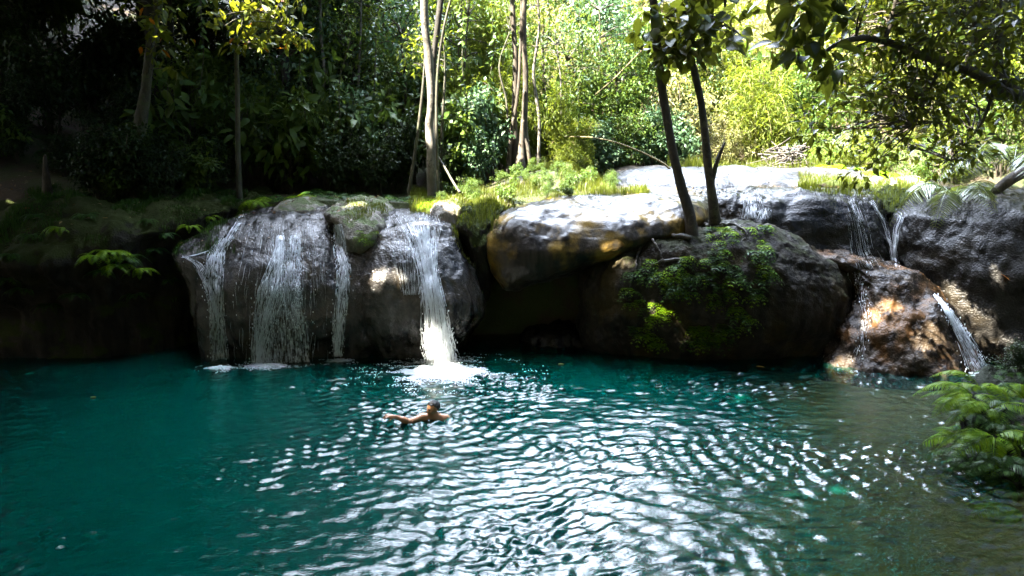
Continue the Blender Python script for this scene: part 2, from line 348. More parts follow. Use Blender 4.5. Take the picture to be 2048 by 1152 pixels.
RK['over'] = rock('overhang_rock', [(387, 1165, 1390, 15.8, 18), (394, 1100, 1410, 15.0, 18), (405, 1068, 1418, 14.4, 18), (420, 1035, 1420, 14.0, 17.6), (445, 975, 1415, 13.6, 17.2), (475, 952, 1385, 13.35, 16.8), (505, 956, 1280, 13.25, 16.4), (535, 968, 1185, 13.3, 15.9), (560, 988, 1100, 13.45, 15.4), (577, 1008, 1052, 13.75, 14.8)],
    M['rock_overhang'], 'large ochre and grey rock overhang bulging above the dark cave', amp=(.09, .028, .010), flute=.03, seed=9, res=.035)
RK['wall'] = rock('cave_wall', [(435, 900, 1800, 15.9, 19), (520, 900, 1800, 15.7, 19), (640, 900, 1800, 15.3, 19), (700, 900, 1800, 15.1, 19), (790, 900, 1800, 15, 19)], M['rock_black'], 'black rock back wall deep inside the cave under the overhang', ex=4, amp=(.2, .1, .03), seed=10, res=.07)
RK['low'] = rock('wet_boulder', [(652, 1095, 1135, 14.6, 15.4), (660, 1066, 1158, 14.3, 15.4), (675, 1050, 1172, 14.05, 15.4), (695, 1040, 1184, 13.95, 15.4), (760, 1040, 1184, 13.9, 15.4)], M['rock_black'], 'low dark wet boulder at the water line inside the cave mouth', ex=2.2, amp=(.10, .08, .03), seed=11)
RK['boulder'] = rock('fern_boulder', [(437, 1350, 1470, 14.5, 15.8), (446, 1302, 1530, 13.95, 15.9), (470, 1258, 1580, 13.5, 16), (505, 1212, 1625, 13.15, 16), (540, 1182, 1662, 12.95, 16), (575, 1167, 1685, 12.85, 16), (620, 1160, 1698, 12.85, 16), (680, 1160, 1700, 12.95, 16), (715, 1172, 1695, 13.1, 16), (740, 1180, 1690, 13.2, 16), (800, 1185, 1685, 13.2, 16)],
    M['rock_boulder'], 'big round boulder carrying two leaning trees, its face covered with hanging ferns', amp=(.12, .07, .03), seed=12, res=.035)
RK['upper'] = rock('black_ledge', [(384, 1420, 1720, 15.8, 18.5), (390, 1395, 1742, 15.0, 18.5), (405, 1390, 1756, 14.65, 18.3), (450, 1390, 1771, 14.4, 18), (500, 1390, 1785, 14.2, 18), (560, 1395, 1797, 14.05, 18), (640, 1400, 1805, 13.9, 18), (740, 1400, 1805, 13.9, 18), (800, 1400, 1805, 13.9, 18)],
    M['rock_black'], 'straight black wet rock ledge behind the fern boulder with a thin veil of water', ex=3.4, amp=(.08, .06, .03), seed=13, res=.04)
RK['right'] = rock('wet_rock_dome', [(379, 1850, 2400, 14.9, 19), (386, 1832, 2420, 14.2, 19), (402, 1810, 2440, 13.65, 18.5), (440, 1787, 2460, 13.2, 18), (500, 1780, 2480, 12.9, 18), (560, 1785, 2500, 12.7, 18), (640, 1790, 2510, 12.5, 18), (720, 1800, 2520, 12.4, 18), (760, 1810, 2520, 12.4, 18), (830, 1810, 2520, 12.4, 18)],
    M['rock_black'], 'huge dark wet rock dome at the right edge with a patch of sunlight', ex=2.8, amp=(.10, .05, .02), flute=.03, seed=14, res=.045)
RK['lower'] = rock('brown_rock', [(503, 1600, 1668, 14.0, 15.2), (520, 1612, 1745, 13.6, 15.4), (548, 1665, 1812, 13.25, 15.4), (580, 1690, 1862, 12.95, 15.2), (612, 1698, 1893, 12.7, 15), (650, 1690, 1910, 12.45, 15), (678, 1673, 1925, 12.3, 14.8), (708, 1676, 1933, 12.15, 14.6), (733, 1660, 1940, 12.05, 14.6), (755, 1646, 1946, 12.0, 14.6), (800, 1635, 1950, 11.9, 14.6)],
    M['rock_brown'], 'lumpy wet brown rock between the fern boulder and the small right cascade', ex=2.4, amp=(.12, .08, .02), seed=15, res=.03)
RK['slab'] = rock('terrace_slab', [(337, 1270, 1730, 19.6, 24), (343, 1240, 1752, 18.8, 24), (356, 1226, 1762, 18.1, 23), (372, 1218, 1768, 17.7, 23), (390, 1212, 1772, 17.5, 23), (420, 1212, 1772, 17.5, 23)], M['rock_slab'], 'broad pale sunlit rock terrace above the falls, behind the two leaning trees', ex=3.2, amp=(.08, .04, .015), flute=0, seed=16, res=.05)
RK['slab2'] = rock('terrace_slab', [(347, 1035, 1125, 18.6, 20.5), (356, 1008, 1142, 17.9, 20), (368, 992, 1150, 17.5, 20), (384, 985, 1155, 17.3, 20), (400, 985, 1155, 17.3, 20)], M['rock_slab'], 'small grey rock slab half hidden by grass below the clump of trunks', amp=(.06, .04, .015), flute=0, seed=17)
RK['mound'] = rock('mossy_mound', [(372, 1650, 1840, 16.2, 18), (384, 1690, 1850, 15.6, 18), (398, 1725, 1850, 15.1, 17.5), (425, 1745, 1835, 14.8, 17), (460, 1755, 1810, 14.9, 16.6), (500, 1760, 1800, 15.1, 16.5)], M['rock_moss'], 'small brown mossy mound in the gap between the black ledge and the right dome', amp=(.12, .1, .04), seed=18, res=.035)
RK['fore'] = rock('fern_bank', [(775, 2050, 2460, 9.2, 10.4), (800, 2000, 2480, 8.7, 10.2), (855, 1968, 2500, 8.1, 9.6), (920, 1952, 2520, 7.75, 9.3), (985, 1958, 2540, 7.45, 9.0), (1030, 1990, 2550, 7.2, 8.8), (1075, 2015, 2560, 7.0, 8.6), (1150, 2020, 2580, 6.9, 8.5)], M['earth'], 'dark earth and rock bank in the lower right corner under the bright ferns', ex=2.4, amp=(.12, .1, .04), seed=19, res=.04)
BV = BVHTree.FromPolygons(np.concatenate(ALLV).tolist(), np.concatenate(ALLF).tolist())
def bvh(k): V, Fq = RK[k]; return BVHTree.FromPolygons(V.tolist(), Fq.tolist())
def hit(u, v, tree=None):
    a, b, c = ray(u, v); d = Vector((float(a), float(b), float(c))).normalized()
    h, n, _, _ = (tree or BV).ray_cast(Vector((0, 0, H)), d)
    return (np.array(h), np.array(n)) if h is not None else (None, None)
# ------------------------------------------------------------------ water
def water_mat():
    m, N, L = newmat('pool_water')
    out = N.new('ShaderNodeOutputMaterial')
    at = N.new('ShaderNodeAttribute'); at.attribute_name = 'turbid'; g = N.new('ShaderNodeNewGeometry'); pos = g.outputs['Position']
    mp = N.new('ShaderNodeMapping'); mp.inputs['Scale'].default_value = (1, 1.5, 1); L.new(pos, mp.inputs[0])
    n = noise(N, L, mp.outputs[0], 28, 3, .55)
    bp = N.new('ShaderNodeBump'); bp.inputs['Distance'].default_value = .007; bp.inputs['Strength'].default_value = .6; L.new(n.outputs[0], bp.inputs['Height'])
    d = N.new('ShaderNodeBsdfDiffuse'); n2 = noise(N, L, pos, .5, 3)
    L.new(mixc(N, L, n2.outputs[0], (.0, .020, .0155), (.0, .033, .024)), d.inputs[0])
    t = N.new('ShaderNodeBsdfTransparent'); t.inputs[0].default_value = (.66, .72, .46, 1)
    mb = N.new('ShaderNodeMixShader'); L.new(at.outputs['Fac'], mb.inputs[0]); L.new(t.outputs[0], mb.inputs[1]); L.new(d.outputs[0], mb.inputs[2])
    gl = N.new('ShaderNodeBsdfGlossy'); gl.inputs['Roughness'].default_value = .015; L.new(bp.outputs[0], gl.inputs['Normal'])
    fr = N.new('ShaderNodeFresnel'); fr.inputs[0].default_value = 1.333; L.new(bp.outputs[0], fr.inputs['Normal'])
    mx = N.new('ShaderNodeMixShader'); L.new(fr.outputs[0], mx.inputs[0]); L.new(mb.outputs[0], mx.inputs[1]); L.new(gl.outputs[0], mx.inputs[2]); L.new(mx.outputs[0], out.inputs[0])
    return m
M['water'] = water_mat()
IMP = W(880, 745)         # where the main fall lands
SW = W(868, 836)          # the swimmer
def waves(x, y):
    sh = x.shape; p = np.stack([x, y, x * 0], -1).reshape(-1, 3)
    r = np.hypot(x - IMP[0], y - IMP[1])
    calm = .55 + .45 * sst(-4.5, .8, x)
    z = 0
    rg = np.random.default_rng(3)
    warp = .3 * fbm(p, .5, 2, 40).reshape(sh); warp2 = .3 * fbm(p, .5, 2, 41).reshape(sh)
    amp_mod = .7 + 1.0 * fbm(p, .6, 3, 42).reshape(sh)
    for k in range(18):
        lam = rg.uniform(.08, .26); th = rg.normal(-1.45, .75); kx, ky = math.cos(th), math.sin(th)
        z = z + .0115 * lam * rg.uniform(.6, 1.3) * np.sin(2 * np.pi / lam * ((x + warp) * kx + (y + warp2) * ky) + rg.uniform(0, 6.28))
    z = z * calm * amp_mod
    for (sx, sy), n, w in ((IMP[:2], 7, 1.0), (W(440, 736)[:2], 2, .4), (W(522, 730)[:2], 2, .5), (W(1968, 746)[:2], 3, .7), (W(682, 720)[:2], 2, .4)):
        q = np.hypot(x + warp * .45 - sx, y + warp2 * .45 - sy)
        for k in range(n):
            lam = rg.uniform(.10, .26); z = z + .0095 * lam * w * (.35 + .65 * amp_mod) * np.exp(-q / 9) * (.45 + .55 * calm) * np.sin(2 * np.pi / lam * q + rg.uniform(0, 6.28))
    z = z + .014 * fbm(p * np.array([1, 1.8, 1]), 3.6, 3, 43, .5).reshape(sh) * calm
    z = z + .022 * np.exp(-(r / .9) ** 2) * np.sin(r * 2 * np.pi / .33 + 1.3 * fbm(p, 1.3, 2, 44).reshape(sh))
    z = z + .02 * np.exp(-(r / 1.0) ** 2) * fbm(p, 9, 3, 45).reshape(sh)
    rs = np.hypot(x - SW[0], y - SW[1])
    z = z + .024 * np.exp(-rs / .6) * np.sin(rs * 2 * np.pi / .2) + .03 * np.exp(-(rs / .45) ** 2) * fbm(p, 8, 3, 46).reshape(sh)
    return z
xs = np.arange(-12.5, 9.6, .03); ys = np.concatenate([np.arange(-7, 4.6, .12), np.arange(4.6, 15.9, .024)])
V, Fq = grid_mesh(xs, ys, waves)
dep = -ground(V[:, 0], V[:, 1]); turb = 1 - np.exp(-np.clip(dep - .12, 0, 5) * 1.9); 
keep = (dep > -.25)[Fq].any(1)
Fq = Fq[keep]
tag(obj('water', V, Fq, M['water'], smooth=True, attr={'turbid': turb}), kind='structure')
# ------------------------------------------------------------------ falling water
def fall_mat(name, col, alpha):
    m, N, L = newmat(name)
    out = N.new('ShaderNodeOutputMaterial'); b = N.new('ShaderNodeBsdfPrincipled'); b.inputs['Base Color'].default_value = (*col, 1); b.inputs['Roughness'].default_value = .18
    tl = N.new('ShaderNodeBsdfTranslucent'); tl.inputs[0].default_value = (*col, 1)
    tr = N.new('ShaderNodeBsdfTransparent')
    m1 = N.new('ShaderNodeMixShader'); m1.inputs[0].default_value = .35; L.new(b.outputs[0], m1.inputs[1]); L.new(tl.outputs[0], m1.inputs[2])
    m2 = N.new('ShaderNodeMixShader'); m2.inputs[0].default_value = alpha; L.new(tr.outputs[0], m2.inputs[1]); L.new(m1.outputs[0], m2.inputs[2]); L.new(m2.outputs[0], out.inputs[0])
    return m
M['fall'] = fall_mat('white_water', (.88, .91, .94), .9)
def film_mat():
    m = fall_mat('thin_water_film', (.80, .85, .89), .5); N, L = m.node_tree.nodes, m.node_tree.links
    g = N.new('ShaderNodeNewGeometry'); mp = N.new('ShaderNodeMapping'); mp.inputs['Scale'].default_value = (1, .3, .09); L.new(g.outputs['Position'], mp.inputs[0])
    n1 = noise(N, L, mp.outputs[0], 34, 4, .6); mp2 = N.new('ShaderNodeMapping'); mp2.inputs['Scale'].default_value = (1, .4, .4); L.new(g.outputs['Position'], mp2.inputs[0]); n2 = noise(N, L, mp2.outputs[0], 26, 4, .65)
    f = math_(N, L, 'MULTIPLY', ramp_f(N, L, n1.outputs[0], .36, .66), ramp_f(N, L, n2.outputs[0], .32, .62))
    for n in N:
        if n.type == 'MIX_SHADER' and n.inputs[1].links[0].from_node.type == 'BSDF_TRANSPARENT': L.new(math_(N, L, 'MULTIPLY', f, .95), n.inputs[0])
    return m
M['film'] = film_mat()
M['foam'] = fall_mat('foam_white', (.74, .78, .8), .88)
_v = [RK[k] for k in ('lower', 'right', 'upper')]; _o = np.cumsum([0] + [len(a[0]) for a in _v])
CAS = BVHTree.FromPolygons(np.concatenate([a[0] for a in _v]).tolist(), np.concatenate([a[1] + o for a, o in zip(_v, _o)]).tolist())
def stream(pts, wid, n, seg=(.12, .5), rad=(.004, .010), off=.012, jit=.25, flat=.55, spread=None, mb=None, drop=0, tree=None):
    """pts: (u, v) line down the photo; strands follow the rock face and fall freely below an overhang"""
    pts = np.array(pts, float); wid = np.array(wid, float)
    v0, v1 = pts[0, 1], pts[-1, 1]; vv = np.arange(v0, v1 + 1, 5.0)
    uc = np.interp(vv, pts[:, 1], pts[:, 0]); wv = np.interp(vv, pts[:, 1], wid)
    lanes = 9; grid = np.zeros((lanes, len(vv), 3))
    for a, s in enumerate(np.linspace(-1.15, 1.15, lanes)):
        ylast = None
        for i in range(len(vv)):
            u = uc[i] + s * wv[i]; h, nn = hit(u, vv[i], tree)
            y = h[1] if h is not None else (ylast if ylast else 13.2)
            if ylast is not None: y = min(y, ylast + .01) if y > ylast else max(y, ylast - .35)
            ylast = y; grid[a, i] = P(u, vv[i], y - off)
    mb = mb or MB()
    tot = len(vv); zs = grid[lanes // 2, :, 2]
    length = abs(zs[0] - zs[-1]) + .01
    for k in range(n):
        s = np.clip(rng.normal(0, .48), -1.1, 1.1); L_ = rng.uniform(*seg) / length * tot; a0 = rng.uniform(-L_ * .5, tot - 2); a1 = min(a0 + L_, tot - 1); a0 = max(a0, 0)
        m = max(3, int((a1 - a0) / 2) + 2); t = np.linspace(a0, a1, m); i = np.minimum(t.astype(int), tot - 2); f = (t - i)[:, None]
        l = (s + 1.15) / 2.3 * (lanes - 1) + np.cumsum(rng.normal(0, jit * .12, m)); l = np.clip(l, 0, lanes - 1.001); j = l.astype(int); g = (l - j)[:, None]
        A = grid[j, i] * (1 - f) + grid[j, i + 1] * f; B = grid[np.minimum(j + 1, lanes - 1), i] * (1 - f) + grid[np.minimum(j + 1, lanes - 1), i + 1] * f
        p = A * (1 - g) + B * g; p[:, 1] -= rng.uniform(0, .03)
        r = rng.uniform(*rad) * np.sin(np.linspace(.12, np.pi - .12, m)) ** .7
        mb.add(*tube(p, r, 5, flat=flat))
    for k in range(drop):
        i = rng.integers(0, tot); j = rng.integers(0, lanes); c = grid[j, i] + rng.normal(0, .03, 3) - [0, .03, 0]; r = rng.uniform(.004, .010)
        mb.add(*tube(np.array([c, c - [0, 0, r * 1.5], c - [0, 0, r * 4]]), np.array([r * .7, r, r * .3]), 5))
    return mb, grid
def foam_patch(u, v, ru, rv, n, h=.02, core=.35, size=(.008, .03)):
    c = W(u, v); rx = ru / F * c[1] / .97; ry = abs(W(u, v - rv)[1] - W(u, v + rv)[1]) / 2
    mb = MB()
    if core:
        nr, nt = 26, 90; rr = np.linspace(.0, 1, nr)[:, None] ** .8; th = np.linspace(0, 2 * np.pi, nt, endpoint=False)[None]
        edge = 1 + .35 * fbm(np.stack([np.cos(th[0]) * 2.2 + u, np.sin(th[0]) * 2.2, th[0] * 0], -1), 1.6, 4, 60)
        X = c[0] + core * rx * rr * edge * np.cos(th); Y = c[1] + core * ry * rr * edge * np.sin(th)
        p = np.stack([X, Y, X * 0], -1).reshape(-1, 3)
        Z = waves(X, Y) + (h * 2.2 * np.maximum(0, 1 - rr ** 2) + h * 1.2 * np.maximum(0, fbm(p, 16, 4, 61, .6).reshape(X.shape) + .25) * (1 - rr ** 3)) - .03 * rr ** 6 + .006
        V = np.stack([X, Y, Z], -1).reshape(-1, 3); i = np.arange(nr - 1)[:, None] * nt; j = np.arange(nt)[None]; k = (j + 1) % nt
        mb.add(V, np.stack([i + j, i + k, i + nt + k, i + nt + j], -1).reshape(-1, 4))
    r = rng.normal(0, 1, (n, 2)); r = unit(r) * np.minimum(rng.exponential(.36, (n, 1)), 1.1); X = c[0] + r[:, 0] * rx; Y = c[1] + r[:, 1] * ry; ok = np.hypot(r[:, 0], r[:, 1]) < 1.15
    cl = fbm(np.stack([X * .7, Y * 1.6, X * 0], -1), 5.0, 3, 62) + .62 - np.hypot(r[:, 0], r[:, 1]) * 1.05 > 0; ok &= cl
    X, Y = X[ok], Y[ok]; s = rng.uniform(*size, len(X)); Z = waves(X, Y)
    th = np.arange(6) / 6 * 2 * np.pi
    ring = np.stack([X[:, None] + s[:, None] * np.cos(th) * rng.uniform(1, 2.2, (len(X), 1)), Y[:, None] + s[:, None] * np.sin(th), np.broadcast_to(Z[:, None] - .004, (len(X), 6))], -1)
    top = np.stack([X, Y, Z + s * .5 + .004], -1)[:, None]
    V = np.concatenate([ring, top], 1).reshape(-1, 3); i = np.arange(len(X))[:, None] * 7
    Ft = np.concatenate([i + np.array([a, (a + 1) % 6, 6]) for a in range(6)])
    mb.add(V, [Ft])
    if core and n > 2000:            # spray thrown up where the fall lands
        for q in range(500):
            e = rng.normal(0, .38, 2) * [rx * .42, ry * .42]; hz = abs(rng.exponential(.07)); rr_ = rng.uniform(.002, .006); c0 = np.array([c[0] + e[0], c[1] + e[1], hz])
            mb.add(*tube(np.array([c0, c0 + [0, 0, rr_], c0 + [0, 0, 2 * rr_]]), np.array([rr_ * .6, rr_, rr_ * .5]), 5))
    return mb
def waterfall(label, streams, foams, films=()):
    base = W(*foams[0][:2]) if foams else streams[0][1][0, -1]
    root = empty('waterfall', base, label, 'waterfall')
    big = MB()
    for mb, g in streams:
        V, Fs = mb.out(); big.add(V, Fs)
    big.build('stream', M['fall'], root, smooth=True)
    for g in films:
        nl, nv = g.shape[:2]; q = g.copy(); q[..., 1] -= .002
        q2 = q.copy(); q2[..., 1] += .02
        i = np.arange(nl - 1)[:, None] * nv; j = np.arange(nv - 1)[None]
        Fq = np.stack([i + j, i + nv + j, i + nv + j + 1, i + j + 1], -1).reshape(-1, 4)
        obj('water_film', q.reshape(-1, 3), Fq, M['film'], root, smooth=True)
    for f in foams: foam_patch(*f).build('foam', M['foam'], root, smooth=True)
    return root
s1 = stream([(482, 428), (455, 470), (432, 508), (428, 560), (432, 600), (436, 660), (438, 735)], [10, 12, 16, 17, 14, 14, 17], 620, seg=(.03, .22), rad=(.002, .0062), drop=120)
s1b = stream([(372, 512), (398, 530), (418, 575), (430, 640)], [6, 9, 9, 8], 160, seg=(.03, .2), rad=(.0016, .005), drop=60)
s1c = stream([(420, 500), (400, 508), (365, 515)], [3, 3, 3], 30, seg=(.05, .2), rad=(.002, .004))
waterfall('narrow leftmost stream sliding off the wet ledge beside the mossy bank', [s1, s1b, s1c], [(440, 737, 52, 8, 1700, .012, .45, (.003, .013))], [s1[1]])
s2 = stream([(562, 470), (556, 520), (545, 580), (530, 640), (520, 690), (520, 730)], [6, 14, 26, 20, 15, 16], 900, seg=(.04, .3), rad=(.0016, .0058), drop=150)
s2b = stream([(590, 470), (580, 560), (575, 640), (572, 728)], [8, 16, 34, 44], 480, seg=(.03, .2), rad=(.001, .003), drop=180)
s2c = stream([(600, 478), (598, 540), (595, 600), (592, 660)], [2, 5, 8, 9], 220, seg=(.02, .14), rad=(.0016, .005), drop=200)
s2v = stream([(570, 440), (570, 500), (566, 580), (566, 725)], [75, 95, 110, 105], 330, seg=(.08, .5), rad=(.0008, .0022), drop=120)
waterfall('speckled double stream in the middle of the first rock dome', [s2, s2b, s2c, s2v], [(535, 731, 85, 9, 2600, .014, .45, (.003, .013))], [s2[1], s2b[1]])
s3 = stream([(676, 448), (680, 500), (688, 540), (684, 600), (678, 650), (674, 715)], [8, 12, 13, 12, 11, 9], 800, seg=(.03, .2), rad=(.002, .006), drop=150)
waterfall('bright thin stream at the joint of the two domes under the mossy knob', [s3], [(680, 722, 46, 7, 1300, .01, .42, (.003, .013))], [s3[1]])
s4 = stream([(836, 427), (838, 442), (846, 480), (856, 540), (866, 600), (872, 660), (880, 728)], [52, 44, 28, 19, 22, 28, 28], 640, seg=(.15, .7), rad=(.002, .0062), drop=120)
s4b = stream([(874, 655), (880, 690), (882, 734)], [24, 28, 30], 900, seg=(.08, .35), rad=(.002, .0085), drop=360)
s4c = stream([(852, 470), (872, 560), (890, 640), (903, 725)], [3, 3, 4, 5], 120, seg=(.1, .5), rad=(.002, .0062))
s4f = stream([(842, 460), (856, 540), (866, 600), (874, 690)], [26, 17, 22, 28], 1)
s4d = stream([(815, 430), (822, 470), (822, 530), (824, 590)], [50, 46, 34, 22], 420, seg=(.05, .3), rad=(.0008, .002))
waterfall('widest white waterfall, plunging from the second dome into a foamy splash', [s4, s4b, s4c, s4d], [(888, 745, 190, 42, 22000, .026, .38, (.003, .012))], [s4f[1]])
s5 = stream([(1502, 392), (1505, 412), (1508, 440)], [18, 22, 26], 260, seg=(.03, .2), rad=(.001, .003))
s5b = stream([(1530, 415), (1524, 442)], [12, 18], 90, seg=(.03, .15), rad=(.001, .003))
waterfall('short white trickle over the black ledge just right of the leaning trees', [s5, s5b], [])
s6 = stream([(1700, 392), (1716, 440), (1726, 500), (1745, 540)], [16, 20, 24, 30], 130, seg=(.1, .4), rad=(.0006, .0014))
s6b = stream([(1742, 400), (1766, 440), (1780, 490), (1788, 530)], [4, 6, 6, 6], 60, seg=(.1, .4), rad=(.0008, .002))
waterfall('faint veil of water on the right end of the black ledge', [s6, s6b], [])
s7 = stream([(1805, 425), (1792, 460), (1788, 500), (1792, 535)], [8, 6, 5, 6], 110, seg=(.08, .35), rad=(.001, .003))
waterfall('thin trickle in the crack at the left edge of the big right dome', [s7], [])
s8 = stream([(1868, 588), (1888, 612), (1912, 650), (1935, 690), (1952, 725), (1966, 745)], [4, 8, 12, 17, 22, 30], 480, seg=(.05, .3), rad=(.0012, .0036), drop=200, tree=CAS, off=.03)
waterfall('small slanting cascade running down beside the brown rock on the right', [s8], [(1968, 748, 60, 9, 1500, .012, .42, (.003, .012))])
s9 = stream([(1715, 545), (1722, 580), (1728, 630), (1722, 690), (1715, 720)], [22, 10, 12, 10, 14], 150, seg=(.02, .12), rad=(.0008, .0022), drop=80)
waterfall('broken glittering trickle on the front of the lumpy brown rock', [s9], [])
# ------------------------------------------------------------------ where sun comes through the canopy
SUN = unit(np.array([-.55, -.30, .82]))
GAPS = []                            # gaps cut into the canopy to place sun patches: (point the sun reaches, radius)
for u, v, r in [(1900, 588, .10), (1925, 612, .14), (1955, 640, .15), (1990, 665, .14), (2025, 690, .12), (1995, 548, .07), (1872, 668, .12), (1850, 690, .10), (1685, 735, .16), (1745, 640, .10), (1785, 612, .09), (1225, 500, .08), (1250, 480, .08),
                (850, 450, .06), (876, 690, .26), (705, 410, .08), (905, 415, .08)]:
    h, n_ = hit(u, v)
    if h is not None: GAPS.append((h, r))
GAPS += [(SW + [-.02, -.02, .2], -.02), (W(875, 744), .2), (W(910, 748), .22)] + [(np.array([x_, y_, 3.2]), .55) for x_, y_ in ((-1.6, 15.2), (-.6, 15.4), (.4, 16.2), (1.2, 17), (1.8, 16.4), (-.2, 16.5), (-1.2, 16.2))] + [(hit(u_, v_)[0], -.02) for u_, v_ in zip((1310, 1350, 1395, 1430), (625, 668, 700, 655))] + [(P(u, v, 15.5), .12) for u, v in ((540, 40), (590, 70), (480, 60), (300, 60), (530, 80), (350, 90))] + [(P(u, v, 17), .4) for u, v in ((855, 150), (858, 60), (860, 230))] + [(P(u, v, 10), .3) for u, v in ((1700, 150), (1800, 250), (1900, 200), (1850, 60))]
def sunlit(V, k, m=.0):
    """keep flags for leaves of k vertices each: False where a leaf would close a gap"""
    c = V.reshape(-1, k, 3).mean(1); keep = np.ones(len(c), bool)
    for g, r in GAPS:
        d = c - g; t = d @ SUN; q = np.linalg.norm(d - t[:, None] * SUN, axis=1); keep &= ~((q < r + m) & (t > 2.5))
    return keep
# ------------------------------------------------------------------ foliage materials
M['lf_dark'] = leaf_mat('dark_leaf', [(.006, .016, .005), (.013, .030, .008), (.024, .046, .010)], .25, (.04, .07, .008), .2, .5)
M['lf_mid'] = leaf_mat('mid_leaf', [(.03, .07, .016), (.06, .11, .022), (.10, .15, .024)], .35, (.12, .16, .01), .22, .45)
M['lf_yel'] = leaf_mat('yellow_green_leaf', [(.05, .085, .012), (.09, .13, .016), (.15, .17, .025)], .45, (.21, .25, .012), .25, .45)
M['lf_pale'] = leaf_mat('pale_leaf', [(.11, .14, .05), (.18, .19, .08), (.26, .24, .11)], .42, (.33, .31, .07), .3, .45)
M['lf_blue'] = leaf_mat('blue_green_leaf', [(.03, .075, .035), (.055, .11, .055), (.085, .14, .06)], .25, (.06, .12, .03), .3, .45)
M['lf_big'] = leaf_mat('big_leaf', [(.010, .022, .005), (.018, .034, .007), (.035, .052, .008)], .45, (.17, .18, .01), .16)
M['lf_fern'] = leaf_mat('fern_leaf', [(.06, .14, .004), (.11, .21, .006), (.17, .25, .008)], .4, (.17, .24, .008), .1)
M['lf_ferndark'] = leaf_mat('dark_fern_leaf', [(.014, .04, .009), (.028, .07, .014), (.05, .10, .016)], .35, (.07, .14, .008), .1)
M['lf_orange'] = leaf_mat('orange_leaf', [(.42, .12, .008), (.5, .17, .012), (.45, .2, .015)], .4, (.6, .2, .01), .3)
M['lf_tree'] = leaf_mat('spray_leaf', [(.05, .08, .010), (.08, .11, .012), (.11, .13, .012)], .45, (.22, .22, .01), .3)
M['lf_palm'] = leaf_mat('palm_leaf', [(.06, .09, .02), (.09, .13, .025)], .35, (.2, .22, .02), .8, .25)
M['grass'] = leaf_mat('grass_blade', [(.03, .05, .007), (.055, .075, .008), (.09, .10, .02)], .35, (.18, .2, .01), .3)
M['bk_pale'] = bark_mat('pale_bark', (.07, .065, .055), (.15, .14, .125), 5, (.03, .028, .022))
M['bk_dark'] = bark_mat('dark_bark', (.012, .010, .008), (.035, .027, .02), 9, (.06, .05, .035))
M['bk_dark_shade'] = bark_mat('dark_shade_bark', (.006, .005, .004), (.016, .013, .010), 9)  # dark forest shade put into bark colour; slim companion trunk is truly dark
M['bk_brown'] = bark_mat('brown_bark', (.018, .014, .009), (.055, .042, .03), 9, (.06, .055, .042))
M['bk_green'] = bark_mat('mossy_bark', (.018, .018, .011), (.06, .058, .04), 7, (.04, .05, .02))
M['bk_twig'] = bark_mat('grey_twig', (.03, .026, .022), (.085, .075, .066), 14)
M['cane'] = bark_mat('dry_cane', (.10, .08, .03), (.17, .14, .06), 6)
MATS = lambda *k: [M[x] for x in k]

# ------------------------------------------------------------------ plant builders
def clump_leaves(C, n, rad, L, asp, out=None, hi=False, droop=.2, up=.35, sq=(1, 1, .8)):
    """n leaves round each clump centre C; leaf tips point outwards and down"""
    C = np.repeat(C, n, 0); d = unit(rng.normal(0, 1, C.shape)); r = rng.uniform(.25, 1, (len(C), 1)) ** .6
    p = C + d * r * rad * np.array(sq)
    ax = unit(d * .7 + rng.normal(0, .45, C.shape) + (out if out is not None else 0) - np.array([0, 0, .25]))
    nr = unit(np.array([0, 0, 1.]) * up * 2 + d * .6 + rng.normal(0, .4, C.shape))
    l = L * rng.uniform(.65, 1.25, len(C)); return leaves(p, ax, nr, l, l * asp, hi, droop)
def bush_mesh(name, mats, nclump, nleaf, R0, H0, L, asp, crad, droop=.2, seed=0, stems=6, hi=False):
    """arching shoots from one base, leaf clumps strung along the outer part of each"""
    ns = max(9, nclump // 6); C = []; mb0 = []
    for k in range(ns):
        a = rng.uniform(0, 2 * np.pi); rch = R0 * rng.uniform(.25, 1.15); h = H0 * rng.uniform(.55, 1.2); d = np.array([math.cos(a), math.sin(a), 0])
        p = np.array([d * .08 - [0, 0, .3], d * rch * .25 + [0, 0, h * .6], d * rch * .7 + [0, 0, h], d * rch * 1.1 + [0, 0, h * rng.uniform(.55, .95)]])
        p[1:] += rng.normal(0, .08, (3, 3)); q = resample(p, 16); mb0.append(tube(q, np.linspace(.018, .004, 16) * R0, 4))
        t = rng.uniform(.28, 1, nclump // ns + 1); C.append(q[(t * 15).astype(int)] + rng.normal(0, .10 * R0, (len(t), 3)))
    C = np.concatenate(C); C[:, 2] = np.maximum(C[:, 2], .1)
    V, Fs = clump_leaves(C, nleaf, crad * .85, L, asp, hi=hi, droop=droop)
    mb = MB(); mb.add(V, Fs)
    for v, f in mb0: mb.add(v, f)
    V, Fs = mb.out(); nv = len(C) * nleaf * (14 if hi else 5)
    idx = np.concatenate([(f[:, 0] >= nv).astype(int) for f in Fs])
    return mesh(name, V, Fs, None, mats=mats, midx=idx)
def inst(name, me, loc, rot=0, scale=1, tilt=(0, 0), label=None, cat=None, group=None, kind=None):
    o = bpy.data.objects.new(name, me); COL.objects.link(o); o.location = [float(x) for x in loc]; o.rotation_euler = (tilt[0], tilt[1], rot)
    o.scale = (scale,) * 3 if np.ndim(scale) == 0 else scale
    return tag(o, label, cat, group, kind)
def gz(x, y): return float(ground(np.array([x]), np.array([y]))[0])
def at(u, Y): x = (u - 1024) / F * Y / CP * .985; return x, Y
B = {}
B['dark'] = [bush_mesh('bush', MATS('lf_dark', 'bk_dark'), 60, 34, 1.2, 2.0, .15, .5, .42) for _ in range(3)]
B['mid'] = [bush_mesh('bush', MATS('lf_mid', 'bk_brown'), 70, 34, 1.2, 2.1, .13, .5, .40) for _ in range(3)]
